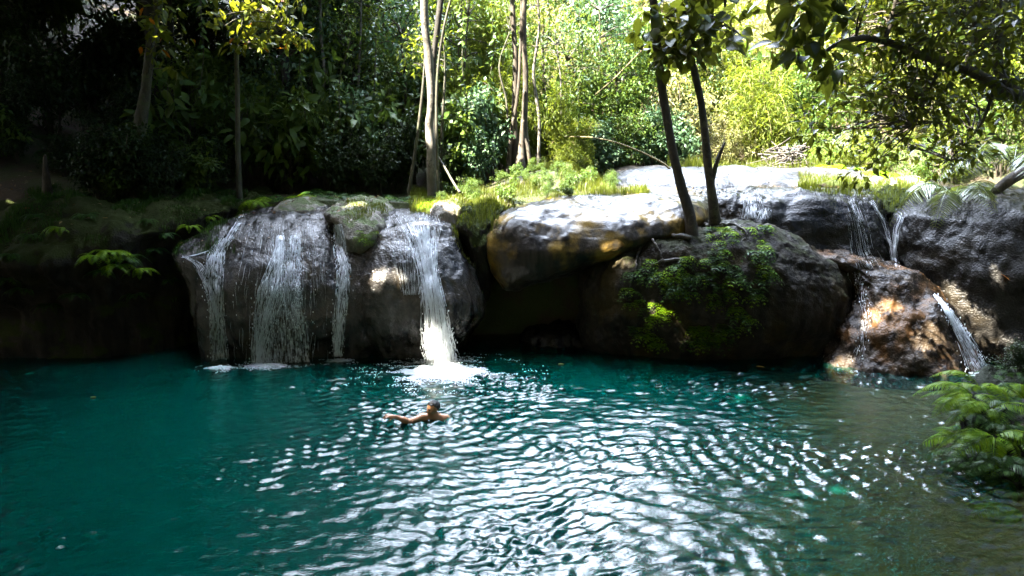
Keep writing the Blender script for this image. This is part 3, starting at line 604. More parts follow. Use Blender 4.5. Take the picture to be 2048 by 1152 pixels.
B['yel'] = [bush_mesh('bush', MATS('lf_yel', 'bk_brown'), 80, 40, 1.2, 2.2, .15, .24, .42, .45) for _ in range(3)]
B['pale'] = [bush_mesh('bush', MATS('lf_pale', 'bk_brown'), 80, 38, 1.2, 2.1, .13, .35, .42, .3) for _ in range(3)]
B['blue'] = [bush_mesh('bush', MATS('lf_blue', 'bk_brown'), 60, 30, 1.2, 2.0, .17, .55, .42) for _ in range(3)]
B['big'] = [bush_mesh('bush', MATS('lf_mid', 'bk_brown'), 30, 22, 1.1, 1.9, .30, .5, .5, .35) for _ in range(3)]
B['fine'] = [bush_mesh('bush', MATS('lf_yel', 'cane'), 90, 46, 1.1, 2.8, .17, .12, .4, .6) for _ in range(2)]
KINDN = {'dark': 'dark glossy green', 'mid': 'mid green leafy', 'yel': 'yellow green narrow leaved', 'pale': 'pale sunlit feathery', 'blue': 'blue green broad leaved', 'big': 'large leaved green', 'fine': 'thin leaved bamboo like'}
def bush(kind, x, y, s, where, group, tz=0, sz=1.0):
    me = random.choice(B[kind])
    inst('bush', me, (x, y, gz(x, y) - .1 + tz), rng.uniform(0, 6.28), (s, s, s * sz), label=f'{KINDN[kind]} bush {where}', cat='bush', group=f'{KINDN[kind]} bushes {group}')
def frond(Lf, n, pin, w, arch=.5, rise=.6, mb=None, org=(0, 0, 0), yaw=0, hi=False, hang=0.0, rad=.006, twist=0.):
    """a pinnate frond: rachis curving up and over, leaflets in pairs"""
    t = np.linspace(0, 1, 14); x = Lf * (t - .18 * arch * t ** 2); z = Lf * (rise * t - (rise + arch) * t ** 2 * .75)
    c, s = math.cos(yaw), math.sin(yaw)
    pts = np.stack([x * c, x * s, z], 1) + np.asarray(org, float)
    mb = mb or MB(); V, Fs = tube(pts, np.linspace(rad, rad * .3, 14), 4); mb.add(V, Fs)
    tt = np.linspace(.10, .99, n); p = np.stack([np.interp(tt, t, pts[:, k]) for k in range(3)], 1)
    T = np.gradient(pts, axis=0); T = unit(np.stack([np.interp(tt, t, T[:, k]) for k in range(3)], 1))
    side = unit(np.cross(T, [0, 0, 1.])); nr = np.cross(side, T)
    prof = np.sin(np.clip(tt * 1.0, 0, 1) ** .75 * np.pi * .97) ** .8 + .06
    for sg in (1, -1):
        ax = unit(side * sg + T * .45 - nr * (.15 + hang) + rng.normal(0, .05, T.shape))
        l = pin * prof * rng.uniform(.9, 1.1, n); mb.add(*leaves(p, ax, nr, l, np.maximum(l * w, .004), hi, .18, .05))
    return mb
def fern_mb(nf, L, n=22, pin=.16, w=.2, arch=.6, rise=.7, front=None, hang=0.):
    mb = MB()
    for k in range(nf):
        yaw = (k + rng.uniform(-.3, .3)) / nf * 2 * np.pi if front is None else front + rng.uniform(-1.25, 1.25)
        frond(L * rng.uniform(.75, 1.15), n, L * pin / .6 * .6, w, arch * rng.uniform(.7, 1.3), rise * rng.uniform(.6, 1.2), mb, yaw=yaw, hang=hang)
    return mb
def fern_proto(mat, **k): V, Fs = fern_mb(**k).out(); return mesh('fern', V, Fs, M[mat])
FERN = {'dark': [fern_proto('lf_ferndark', nf=10, L=.8, pin=.22) for _ in range(2)], 'green': [fern_proto('lf_fern', nf=10, L=.8, pin=.22) for _ in range(2)],
        'hang_': [fern_proto('lf_fern', nf=6, L=.33, n=9, pin=.30, w=.24, arch=1.0, rise=.95, front=-1.57) for _ in range(3)],
        'hangd_': [fern_proto('lf_ferndark', nf=5, L=.29, n=9, pin=.30, w=.22, arch=1.2, rise=.7, front=-1.57) for _ in range(3)]}

def sprig_mesh(mat):                 # a small fern seen end on: a few arching fronds with broad pointed leaflets
    mb = MB()
    for k in range(5):
        yaw = -1.57 + (k - 2) * .55 + rng.normal(0, .15); t = np.linspace(0, 1, 6); L_ = rng.uniform(.16, .26)
        pts = np.stack([np.cos(yaw) * L_ * t, np.sin(yaw) * L_ * t, L_ * (.55 * t - .95 * t ** 2)], 1); mb.add(*tube(pts, np.linspace(.003, .001, 6), 4))
        for j in range(1, 6):
            T = unit(pts[j] - pts[j - 1]); sd = unit(np.cross(T, [0, 0, 1.])); up = np.cross(sd, T); l = L_ * (.52 - .07 * j)
            ax = np.array([unit(T * .8 + sd + up * .1), unit(T * .8 - sd + up * .1)] + ([T] if j == 5 else [])); n = len(ax)
            mb.add(*leaves(np.repeat(pts[j][None], n, 0), ax, np.repeat(up[None], n, 0), l, l * .30, False, .25, .05))
    V, Fs = mb.out(); return mesh('fern', V, Fs, M[mat])
FERN['hang'] = [sprig_mesh('lf_fern') for _ in range(5)]; FERN['hangd'] = [sprig_mesh('lf_ferndark') for _ in range(4)]
def tree(name, path, rad, bark, label, cat='tree', crown=None, limbs=(), wob=.10, ns=10, group=None, seed=0, n=None):
    """path in metres; crown = dict(C=centres, n, rad, L, asp, mat, hi); twigs join every clump to the nearest limb"""
    path = np.asarray(path, float); root = empty(name, path[0], label, cat, group)
    mb = MB(); mb.add(*tube(path, np.asarray(rad, float), ns, n=n or max(20, len(path) * 6), wob=wob, seed=seed))
    sk = [resample(path, 30)]
    for l, r in limbs: mb.add(*tube(l, np.asarray(r, float), 7, n=18, wob=.08, seed=seed + 3)); sk.append(resample(np.asarray(l, float), 20))
    sk = np.concatenate(sk)
    if crown:
        C = np.asarray(crown['C'], float)
        for c in C[::crown.get('twig', 1)]:
            d = np.linalg.norm(sk - c, axis=1) + .5 * np.maximum(0, sk[:, 2] - c[2]); q = sk[d.argmin()]; m_ = (q + c) / 2 + rng.normal(0, .06 * np.linalg.norm(c - q) + .01, 3) + [0, 0, .1 * np.linalg.norm(c - q)]
            mb.add(*tube([q, m_, c], np.array([.016, .010, .004]) * crown.get('tw', 1), 5, n=7))
    mb.build('trunk', M[bark], root, smooth=True)
    if crown:
        V, Fs = clump_leaves(C, crown['n'], crown['rad'], crown['L'], crown['asp'], hi=crown.get('hi', False), droop=crown.get('droop', .2), up=crown.get('up', .35))
        hi_ = crown.get('hi', False); kp = sunlit(V, 14 if hi_ else 5)
        if not kp.all():                 # open the leaves along the sun gaps
            V2, Fs = leaves(np.zeros((1, 3)), np.array([[1., 0, 0]]), np.array([[0, 0, 1.]]), 1, .5, hi_); k_ = 14 if hi_ else 5; V = V.reshape(-1, k_, 3)[kp].reshape(-1, 3); i_ = np.arange(len(V) // k_)[:, None, None] * k_
            Fs = [(i_ + f[None]).reshape(-1, f.shape[1]) for f in Fs]
        obj('crown', V, Fs, M[crown['mat']], root)
        if crown.get('orange'):
            Co = C[rng.integers(0, len(C), crown['orange'])] + rng.normal(0, crown['rad'] * .8, (crown['orange'], 3))
            V, Fs = clump_leaves(Co, 1, .05, crown['L'], crown['asp'], hi=True); obj('orange_leaves', V, Fs, M['lf_orange'], root)
    return root
def PP(pts): return np.array([P(u, v, Y) for u, v, Y in pts])
def foot(path):                      # drop a trunk's first point onto the ground
    path = np.asarray(path, float).copy(); p = path[0]; g = gz(p[0], p[1]); path[0, 2] = min(p[2], g - .15) if p[2] > g - .15 else p[2]; return path
def blob(c, r, n):                   # clump centres through an ellipsoid, thinner inside
    d = unit(rng.normal(0, 1, (n, 3))); return np.asarray(c) + d * np.asarray(r) * rng.uniform(.45, 1, (n, 1)) ** .7

# ------------------------------------------------------------------ trees one can tell apart
tree('tree', foot(PP([(866, 372, 17), (864, 330, 17), (862, 290, 17), (858, 250, 17), (863, 200, 17), (858, 120, 17), (851, 60, 17), (848, -30, 17), (856, -200, 17), (870, -420, 17)])), [.15, .13, .11, .10, .10, .10, .095, .09, .08, .05], 'bk_pale',
     'pale straight tree trunk with smooth whitish bark rising from the ferns', crown=dict(C=blob((-1.7, 15.5, 13.8), (2.6, 1.7, 1.0), 70), n=26, rad=.7, L=.42, asp=.5, mat='lf_mid'), seed=1)  # unseen crown moved off its trunk to shade the terrace slab
tree('tree', foot(PP([(872, 368, 17.4), (870, 290, 17.4), (868, 200, 17.4), (866, 130, 17.4), (874, 60, 17.4), (884, -30, 17.4), (900, -250, 17.4)])), [.11, .085, .075, .075, .075, .07, .04], 'bk_dark_shade',
     'dark slim trunk standing close behind the pale straight trunk', crown=dict(C=blob((-1.8, 18.4, 13.6), (1.6, 1.6, 1.2), 26), n=26, rad=.5, L=.2, asp=.5, mat='lf_dark'), seed=2)
tree('sapling', foot(PP([(876, 350, 16.7), (873, 250, 16.7), (875, 150, 16.7), (887, 60, 16.7), (906, -20, 16.7), (930, -120, 16.7)])), [.04, .035, .032, .03, .025, .01], 'bk_green', 'thin greenish sapling stem leaning right beside the pale trunk', crown=dict(C=blob((-1.1, 16.8, 9.7), (.9, .9, .7), 14), n=16, rad=.35, L=.16, asp=.4, mat='lf_yel'), seed=3)
tree('sapling', foot(PP([(812, 340, 17.3), (836, 262, 17.3), (846, 170, 17.3), (850, 90, 17.6)])), [.045, .04, .03, .012], 'bk_green', 'crooked mossy stem leaning toward the pale trunk from the left', crown=dict(C=blob(P(846, 110, 17.7), (.6, .6, .7), 10), n=14, rad=.3, L=.14, asp=.35, mat='lf_yel'), seed=4)
tree('sapling', foot(PP([(882, 345, 17.9), (884, 260, 17.9), (890, 150, 18), (886, 60, 18)])), [.05, .04, .03, .012], 'bk_green', 'short mossy stem just right of the pale trunk', crown=dict(C=blob(P(886, 90, 18.2), (.8, .8, .9), 14), n=14, rad=.35, L=.14, asp=.35, mat='lf_yel'), seed=5)
# clump of fused trunks
r_ = empty('fig_tree', (at(1040, 19)[0], 19, gz(at(1040, 19)[0], 19)), 'clump of fused grey brown trunks above the small grey slab', 'tree')
mb = MB()
for k, (pts, rd) in enumerate([([(1052, 350, 19), (1050, 250, 19), (1051, 150, 19), (1047, 50, 19), (1050, -40, 19), (1058, -260, 19)], [.17, .085, .075, .075, .075, .04]), ([(1030, 352, 19.3), (1029, 240, 19.3), (1031, 120, 19.3), (1026, 20, 19.3), (1024, -200, 19.3)], [.15, .08, .075, .07, .04]),
        ([(1016, 350, 18.9), (1022, 270, 19), (1034, 200, 19), (1040, 120, 19), (1044, -50, 19)], [.08, .05, .05, .04, .03]), ([(1062, 350, 18.8), (1056, 300, 18.8), (1046, 260, 18.9), (1048, 180, 18.9)], [.09, .05, .04, .03]), ([(1040, 356, 18.7), (1041, 330, 18.7), (1043, 300, 18.8), (1045, 240, 18.9)], [.2, .15, .09, .05])]):
    p = PP(pts); p[0, 2] = gz(p[0, 0], p[0, 1]) - .15; mb.add(*tube(p, np.array(rd), 9, n=30, wob=.16, seed=30 + k))
mb.build('trunk', M['bk_brown'], r_, smooth=True)
V, Fs = clump_leaves(blob((.2, 19.6, 14.2), (1.6, 1.6, 1.0), 22), 26, .5, .18, .5); obj('crown', V, Fs, M['lf_mid'], r_)
for u, v0, v1, Y, r, bk, lb in [(1074, 335, -40, 20.5, .055, 'bk_pale', 'thin pale trunk right of the fused trunk clump'), (641, 330, -30, 20, .05, 'bk_pale', 'thin pale stem in the dark forest, left of the other thin pale stem'), (720, 330, -30, 20.5, .045, 'bk_pale', 'thin pale stem between the dark forest and the pale straight trunk'),
        (1008, 345, 60, 19.6, .035, 'bk_green', 'thin green stem just left of the fused trunk clump'), (935, 345, 30, 20.5, .04, 'bk_brown', 'thin brown stem midway between pale trunk and fused trunk clump'), (1120, 330, 90, 21.5, .035, 'bk_pale', 'short pale stem above the grassy hump, right of the fused trunk clump')]:
    w_ = rng.normal(0, 5, 5); p = PP([(u + w_[i], v0 + (v1 - v0) * i / 4, Y) for i in range(5)]); p[0, 2] = gz(p[0, 0], p[0, 1]) - .1
    tree('sapling', p, [r, r * .9, r * .8, r * .7, r * .4], bk, lb, crown=dict(C=blob(p[-1] + [0, .3, .2], (.8, .8, 1.0), 14), n=18, rad=.4, L=.15, asp=.45, mat='lf_mid'), seed=int(u))
# left trees with orange leaves
def sprays(us, vs, Ys, n): return np.array([P(rng.uniform(*us), rng.uniform(*vs), rng.uniform(*Ys)) for _ in range(n)])
tree('tree', foot(PP([(266, 350, 17), (272, 300, 17), (282, 240, 17), (290, 190, 17), (297, 130, 17), (306, 60, 17), (318, 0, 17), (330, -90, 17), (350, -300, 17)])), [.24, .17, .15, .12, .11, .10, .1, .09, .04], 'bk_green', 'crooked mossy trunk with scattered orange leaves in the dark left forest',
     crown=dict(C=np.concatenate([sprays((245, 345), (-20, 70), (15.6, 17.2), 8), sprays((300, 372), (10, 165), (15.6, 17), 10)]), n=7, rad=.2, L=.24, asp=.42, mat='lf_tree', hi=True, orange=7), seed=8)
tree('tree', foot(PP([(478, 385, 16.4), (476, 300, 16.4), (475, 200, 16.4), (473, 100, 16.4), (468, 30, 16.4), (460, -60, 16.4)])), [.075, .06, .055, .05, .045, .02], 'bk_green', 'slim straight trunk under a bright spray of green and orange leaves',
     crown=dict(C=np.concatenate([sprays((415, 560), (-10, 60), (14.8, 16.4), 20), sprays((430, 520), (45, 110), (15, 16.4), 9), sprays((520, 610), (-15, 85), (14.8, 16.2), 15), sprays((560, 640), (65, 95), (15, 15.6), 3)]), n=7, rad=.2, L=.23, asp=.42, mat='lf_tree', hi=True, orange=13), seed=9,
     limbs=[(PP([(470, 60, 16.3), (520, 20, 15.6), (590, 70, 15.3), (640, 80, 15.2)]), [.02, .016, .01, .005])])
tree('sapling', foot(PP([(95, 395, 15.6), (92, 350, 15.6), (90, 310, 15.6)])), [.12, .07, .03], 'bk_brown', 'broken pointed stump at the far left on the mossy bank', cat='stump')
# twin leaning trees on the boulder
def rockz(u, v, dz=0):
    h, n_ = hit(u, v); return h + n_ * dz
b1 = P(1388, 475, 13.6); b1p = rockz(1388, 470); b1 = np.array([b1p[0], b1p[1] + .12, b1p[2] - .1])
t1 = np.vstack([b1, PP([(1378, 425, 13.75), (1362, 372, 13.75), (1345, 300, 13.7), (1332, 230, 13.7), (1321, 150, 13.65), (1312, 70, 13.6), (1307, 0, 13.6), (1300, -110, 13.5), (1290, -300, 13.5)])])
C1 = np.concatenate([sprays((1285, 1400), (-60, 70), (12.6, 14.4), 14), sprays((1290, 1345), (70, 130), (13, 14.2), 6), sprays((1390, 1490), (20, 100), (12.6, 14), 12), sprays((1340, 1400), (60, 115), (13, 14), 5)])
tw = tree('tree', t1, [.15, .115, .098, .087, .084, .082, .08, .075, .06, .04], 'bk_dark', 'dark leaning tree on the fern boulder, left one of the twin pair, with exposed roots',
     crown=dict(C=C1, n=9, rad=.28, L=.27, asp=.72, mat='lf_big', hi=True, droop=.25), seed=10, limbs=[(PP([(1310, 60, 13.6), (1350, 20, 13.4), (1420, 30, 13.2), (1480, 70, 13.1)]), [.03, .025, .015, .006])])
b2p = rockz(1436, 448); b2 = np.array([b2p[0], b2p[1] + .15, b2p[2] - .1])
t2 = np.vstack([b2, PP([(1427, 410, 14.0), (1418, 350, 14.0), (1411, 280, 14.0), (1403, 210, 14.0), (1388, 140, 13.95), (1372, 80, 13.9), (1365, 0, 13.9), (1352, -120, 13.8), (1340, -300, 13.8)])])
C2 = np.concatenate([sprays((1330, 1420), (-40, 60), (13.2, 14.6), 8), sprays((1400, 1470), (-60, 40), (13.4, 14.6), 8)])
tree('tree', t2, [.145, .105, .088, .077, .072, .068, .064, .06, .045, .02], 'bk_dark', 'slimmer dark leaning tree, right one of the twin pair, forked near its base',
     crown=dict(C=C2, n=9, rad=.28, L=.25, asp=.72, mat='lf_big', hi=True, droop=.25), seed=11, limbs=[(PP([(1421, 375, 14), (1432, 330, 13.95), (1443, 300, 13.9), (1450, 285, 13.9)]), [.06, .045, .035, .02]), (PP([(1372, 80, 13.9), (1400, 40, 13.7), (1450, 20, 13.5)]), [.025, .015, .006])])
BB = bvh('boulder')
def root_line(pts, r, dz=.02):
    q = []
    for u, v in resample(np.array([(a, b, 0.) for a, b in pts]), 18)[:, :2]:
        h, n_ = hit(u, v, BB)
        if h is not None: q.append(h + n_ * (dz + rng.uniform(-.015, .04)))
    return tube(np.array(q), np.linspace(r, r * .35, len(q)), 7, n=40, wob=.2, seed=int(pts[0][0]))
for pts, r in [([(1382, 452), (1350, 455), (1325, 455), (1298, 472)], .045), ([(1380, 478), (1350, 474), (1330, 465), (1305, 475), (1280, 492), (1264, 500)], .05), ([(1300, 476), (1280, 500), (1272, 525), (1268, 550)], .035), ([(1305, 480), (1318, 500), (1322, 515), (1330, 520)], .03), ([(1368, 518), (1330, 522), (1290, 538), (1265, 552), (1258, 575)], .03), ([(1290, 488), (1270, 490), (1262, 505)], .025), ([(1440, 452), (1470, 450), (1495, 470), (1480, 485)], .03), ([(1420, 455), (1400, 450), (1386, 446)], .04)]:
    mb = MB(); mb.add(*root_line(pts, r)); mb.build('root', M['bk_twig'], tw, smooth=True)
# overhanging tree at the right
t3 = np.vstack([[9.6, 11.6, gz(9.6, 11.6) - .2], PP([(2110, 210, 10.3), (2085, 190, 10.0), (2050, 190, 9.8), (2015, 186, 9.7), (1975, 160, 9.6), (1930, 138, 9.5), (1885, 122, 9.4), (1840, 110, 9.3), (1800, 92, 9.2), (1760, 80, 9.1), (1725, 76, 9.0), (1690, 82, 8.9), (1660, 96, 8.8), (1642, 118, 8.8), (1634, 160, 8.8)])])
t3b = PP([(2040, 190, 9.8), (2000, 150, 9.9), (1996, 80, 10), (2004, 0, 10.1), (2010, -150, 10.2)])
lim = [(t3b, [.08, .07, .06, .06, .03]), (PP([(1770, 82, 9.1), (1785, 30, 9.2), (1800, -60, 9.3)]), [.03, .025, .01]), (PP([(1930, 138, 9.5), (1950, 60, 9.8), (1960, -60, 10)]), [.035, .03, .012]), (PP([(1885, 122, 9.4), (1860, 180, 9.8), (1830, 250, 10.2)]), [.03, .02, .01]), (PP([(1990, 175, 9.7), (1960, 250, 10.2), (1900, 320, 10.6)]), [.03, .02, .01])]
C3 = np.concatenate([sprays((1640, 2060), (60, 230), (9.0, 11.6), 120), sprays((1700, 2080), (-60, 90), (8.8, 11.6), 130), sprays((1620, 1960), (150, 300), (9.4, 11.6), 75), sprays((1680, 1960), (280, 345), (10, 11.8), 18), sprays((1800, 2300), (-400, -60), (8, 12), 60)])
tr3 = tree('tree', t3, [.2, .095, .08, .076, .072, .068, .062, .058, .054, .048, .044, .038, .03, .022, .015, .008], 'bk_dark', 'dark branch of a tree arching over the stream from the right edge, thick with leaves',
     crown=dict(C=C3, n=13, rad=.28, L=.15, asp=.5, mat='lf_big', hi=False, droop=.25), limbs=lim, seed=12, n=90)
V, Fs = clump_leaves(np.concatenate([sprays((1545, 1700), (-40, 110), (7.6, 8.8), 17), sprays((1600, 1690), (90, 150), (8, 8.8), 5)]), 9, .2, .25, .5, hi=True, droop=.3); obj('hanging_leaves', V, Fs, M['lf_big'], tr3)
V, Fs = clump_leaves(sprays((1190, 1300), (-40, 25), (11, 12.5), 14), 16, .2, .2, .16, hi=False, droop=.5)
BIGLEAF = [bush_mesh('bush', MATS('lf_mid', 'bk_brown'), 26, 10, .9, 2.4, .36, .45, .45, .5, hi=True) for _ in range(3)]
# ------------------------------------------------------------------ hillside and forest planting
def inframe(x, y, m=1.0): return abs(x) < .77 * y + m
n_b = 0
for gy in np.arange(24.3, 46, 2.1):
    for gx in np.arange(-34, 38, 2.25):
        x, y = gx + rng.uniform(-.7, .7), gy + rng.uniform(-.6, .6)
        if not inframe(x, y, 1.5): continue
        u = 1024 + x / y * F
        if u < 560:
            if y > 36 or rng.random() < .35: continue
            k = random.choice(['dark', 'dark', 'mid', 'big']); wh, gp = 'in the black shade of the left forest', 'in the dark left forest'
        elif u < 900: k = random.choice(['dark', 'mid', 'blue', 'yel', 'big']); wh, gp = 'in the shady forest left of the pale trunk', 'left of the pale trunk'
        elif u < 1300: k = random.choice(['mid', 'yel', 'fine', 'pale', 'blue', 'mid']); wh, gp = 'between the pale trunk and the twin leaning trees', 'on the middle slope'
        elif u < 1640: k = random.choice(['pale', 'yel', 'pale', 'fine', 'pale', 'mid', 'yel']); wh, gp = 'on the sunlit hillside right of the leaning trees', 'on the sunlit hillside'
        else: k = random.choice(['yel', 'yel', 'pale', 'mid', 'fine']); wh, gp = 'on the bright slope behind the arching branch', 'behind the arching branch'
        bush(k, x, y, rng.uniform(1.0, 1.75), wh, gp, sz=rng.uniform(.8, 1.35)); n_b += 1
# nearer undergrowth
for u, Y, s, k in [(575, 18.5, .8, 'dark'), (620, 20, 1.0, 'dark'), (665, 18.8, .9, 'mid'), (700, 21, 1.2, 'dark'), (735, 19, .9, 'blue'), (770, 20.5, 1.1, 'mid'), (800, 18.6, .7, 'dark'), (690, 17.8, .6, 'dark'), (760, 17.7, .6, 'dark'), (540, 20.5, 1.1, 'mid'), (830, 21.5, 1.2, 'dark'), (600, 22.3, 1.3, 'blue'), (780, 22.8, 1.4, 'yel')]:
    x, y = at(u, Y); bush(k, x, y, s, 'behind the falls, left of the pale trunk', 'left of the pale trunk near the falls', sz=1.25)
for u, Y, s, k in [(905, 19, .8, 'mid'), (940, 20.4, 1.0, 'yel'), (975, 19.2, .8, 'blue'), (920, 22, 1.3, 'mid'), (985, 22.4, 1.3, 'fine'), (900, 18.1, .5, 'dark'), (950, 18.2, .5, 'blue'), (1090, 21.4, .9, 'yel'), (1005, 20.8, .8, 'fine')]:
    x, y = at(u, Y); bush(k, x, y, s, 'between the pale trunk and the fused trunks', 'between the pale trunk and fused trunks', sz=1.3)
for u, Y, s, k in [(1120, 21, .55, 'fine'), (1160, 21.5, .6, 'fine'), (1140, 20.6, .45, 'yel'), (1190, 22.5, .8, 'blue'), (1240, 23.3, .9, 'mid'), (1290, 23.4, .9, 'blue'), (1360, 23.8, .9, 'blue')]:
    x, y = at(u, Y); bush(k, x, y, s, 'behind the grassy hump left of the terrace slab', 'behind the grassy hump')
for u, Y, s, k in [(1445, 24, .8, 'pale'), (1500, 24.5, 1.0, 'yel'), (1640, 22.6, .6, 'mid'), (1700, 22, .6, 'yel'), (1760, 20, .6, 'yel'), (1830, 18.5, .6, 'mid'), (1900, 18, .7, 'yel'), (1990, 17, .8, 'mid'), (2060, 16.5, .9, 'yel'), (1780, 23, 1.0, 'pale'), (1860, 22, 1.0, 'yel'), (1960, 20.5, 1.1, 'yel'), (2040, 19.5, 1.1, 'fine'), (1720, 24, 1.0, 'mid')]:
    x, y = at(u, Y); bush(k, x, y, s, 'on the right bank behind the big wet dome', 'on the right bank')
for u, Y, s, k in [(40, 21, 1.2, 'dark'), (130, 20, 1.0, 'dark'), (200, 22, 1.3, 'dark'), (230, 18.5, .6, 'dark'), (340, 20, 1.0, 'dark'), (390, 21.5, 1.2, 'mid'), (420, 18.8, .6, 'dark'), (500, 19.6, .9, 'mid'), (455, 22.5, 1.2, 'big'), (300, 23, 1.4, 'dark'), (-40, 19, 1.1, 'dark'), (80, 23.5, 1.5, 'dark')]:
    x, y = at(u, Y); bush(k, x, y, s, 'in the dark understory behind the mossy bank', 'behind the mossy bank', sz=1.2)
for i_ in range(26):
    x, y = rng.uniform(-15, -7.5), rng.uniform(15.5, 20); bush(random.choice(['dark', 'dark', 'big']), x, y, rng.uniform(.35, .8), 'low on the dark slope behind the mossy bank', 'low on the dark slope')
for i_ in range(14):
    y = rng.uniform(3.5, 11.5); x = float(shore_r(y)) + rng.uniform(1.7, 4.5)
    if x < .82 * y + 2.2: continue
    bush(random.choice(['mid', 'yel', 'big']), x, y, rng.uniform(.6, 1.0), 'on the near right bank', 'on the near right bank')
for u, Y, s in [(585, 18.2, 1.0), (655, 19.4, 1.1), (725, 18.4, .9), (790, 19.2, 1.0), (925, 18.4, .8), (965, 19.4, .9), (690, 22, 1.4), (810, 22, 1.4), (905, 21, 1.2), (1100, 22.5, 1.0), (1500, 26, 1.2), (1600, 27, 1.3), (380, 18.2, 1.0), (520, 18.4, .9)]:
    x, y = at(u, Y); me = BIGLEAF[rng.integers(0, 3)]
    inst('bush', me, (x, y, gz(x, y) - .1), rng.uniform(0, 6), s, label='broad bush of very large hanging leaves standing among small leaved plants', cat='bush', group='very large leaved bushes')
# understory and tall trees
def forest_tree(x, y, hc, rc, rz, leafmat, bark, label, tr=.12, nc=60, nl=26, L=.18, asp=.5, group=None, lean=0., name='tree', sp=.55):
    z0 = gz(x, y) - .2; top = np.array([x + lean, y, hc + rz * .3])
    p = np.array([[x, y, z0], [x + rng.normal(0, .15), y + rng.normal(0, .1), z0 + (hc - z0) * .35], [x + lean * .6 + rng.normal(0, .15), y, z0 + (hc - z0) * .7], top])
    C = blob((x + lean, y, hc), (rc, rc, rz), nc)
    return tree(name, p, [tr, tr * .8, tr * .65, tr * .25], bark, label, group=group, crown=dict(C=C, n=nl, rad=sp, L=L, asp=asp, mat=leafmat, twig=3, tw=2.0, up=.3), seed=int(abs(x * 13 + y * 7)), ns=8)
for u, Y, hc, rc, rz, lm in [(590, 20.5, 7.2, 1.5, 2.2, 'lf_blue'), (660, 22, 8.0, 1.6, 2.6, 'lf_dark'), (720, 21, 6.4, 1.3, 2.4, 'lf_mid'), (780, 22.5, 8.2, 1.6, 2.8, 'lf_dark'), (812, 20.5, 6.8, 1.1, 2.2, 'lf_blue'), (640, 24.5, 9.5, 1.8, 2.6, 'lf_mid'), (740, 25, 10, 1.8, 2.6, 'lf_yel')]:
    x, y = at(u, Y); forest_tree(x, y, hc, rc, rz, lm, 'bk_brown', {'lf_blue': 'blue green leafy understory tree in the forest left of the pale trunk', 'lf_dark': 'dark dense understory tree in the forest left of the pale trunk', 'lf_mid': 'mid green understory tree in the forest left of the pale trunk', 'lf_yel': 'yellow green understory tree in the forest left of the pale trunk'}[lm], .08, 60, 26, group='understory trees left of the pale trunk', L=.16)
for u, Y, hc, rc, rz, lm, asp in [(930, 21.5, 8.0, 1.4, 2.4, 'lf_yel', .2), (985, 23, 8.8, 1.5, 2.8, 'lf_mid', .4), (1085, 23.5, 8.6, 1.4, 2.6, 'lf_yel', .2), (1130, 23.5, 6.6, 1.4, 2.0, 'lf_mid', .45), (1190, 25, 8.4, 1.6, 2.2, 'lf_blue', .5), (1225, 24.5, 6.2, 1.3, 1.6, 'lf_mid', .5), (905, 24, 9.5, 1.5, 2.5, 'lf_fern', .3)]:
    x, y = at(u, Y); forest_tree(x, y, hc, rc, rz, lm, 'bk_brown', {'lf_yel': 'yellow green narrow leaved tree', 'lf_mid': 'mid green leafy tree', 'lf_blue': 'blue green leafy tree', 'lf_fern': 'bright green leafy tree'}[lm] + ' between the pale trunk and the twin leaning trees', .08, 60, 30, group='trees on the middle slope', L=.16, asp=asp)
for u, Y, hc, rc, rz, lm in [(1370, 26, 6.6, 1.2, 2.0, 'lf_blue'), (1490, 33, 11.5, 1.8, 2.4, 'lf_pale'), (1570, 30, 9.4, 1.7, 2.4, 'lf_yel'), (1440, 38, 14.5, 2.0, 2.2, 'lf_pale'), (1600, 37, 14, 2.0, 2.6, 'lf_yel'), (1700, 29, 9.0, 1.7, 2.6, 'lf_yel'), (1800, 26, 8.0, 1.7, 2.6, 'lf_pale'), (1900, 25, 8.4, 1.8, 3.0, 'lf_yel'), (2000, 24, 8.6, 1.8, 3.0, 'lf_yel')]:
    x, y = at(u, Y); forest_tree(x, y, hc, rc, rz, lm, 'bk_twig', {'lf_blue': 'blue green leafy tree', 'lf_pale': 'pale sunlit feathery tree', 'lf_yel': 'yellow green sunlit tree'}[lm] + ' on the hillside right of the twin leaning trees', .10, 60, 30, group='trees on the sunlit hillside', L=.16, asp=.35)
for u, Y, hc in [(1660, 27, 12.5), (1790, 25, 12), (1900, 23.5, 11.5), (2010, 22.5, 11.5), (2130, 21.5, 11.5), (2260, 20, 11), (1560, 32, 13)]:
    x, y = at(u, Y); forest_tree(x, y, hc, 2.4, 3.6, 'lf_yel', 'bk_brown', 'tall yellow green tree glowing behind the arching branch at the right', .13, 110, 28, .26, .45, 'tall trees behind the arching branch', sp=.8)
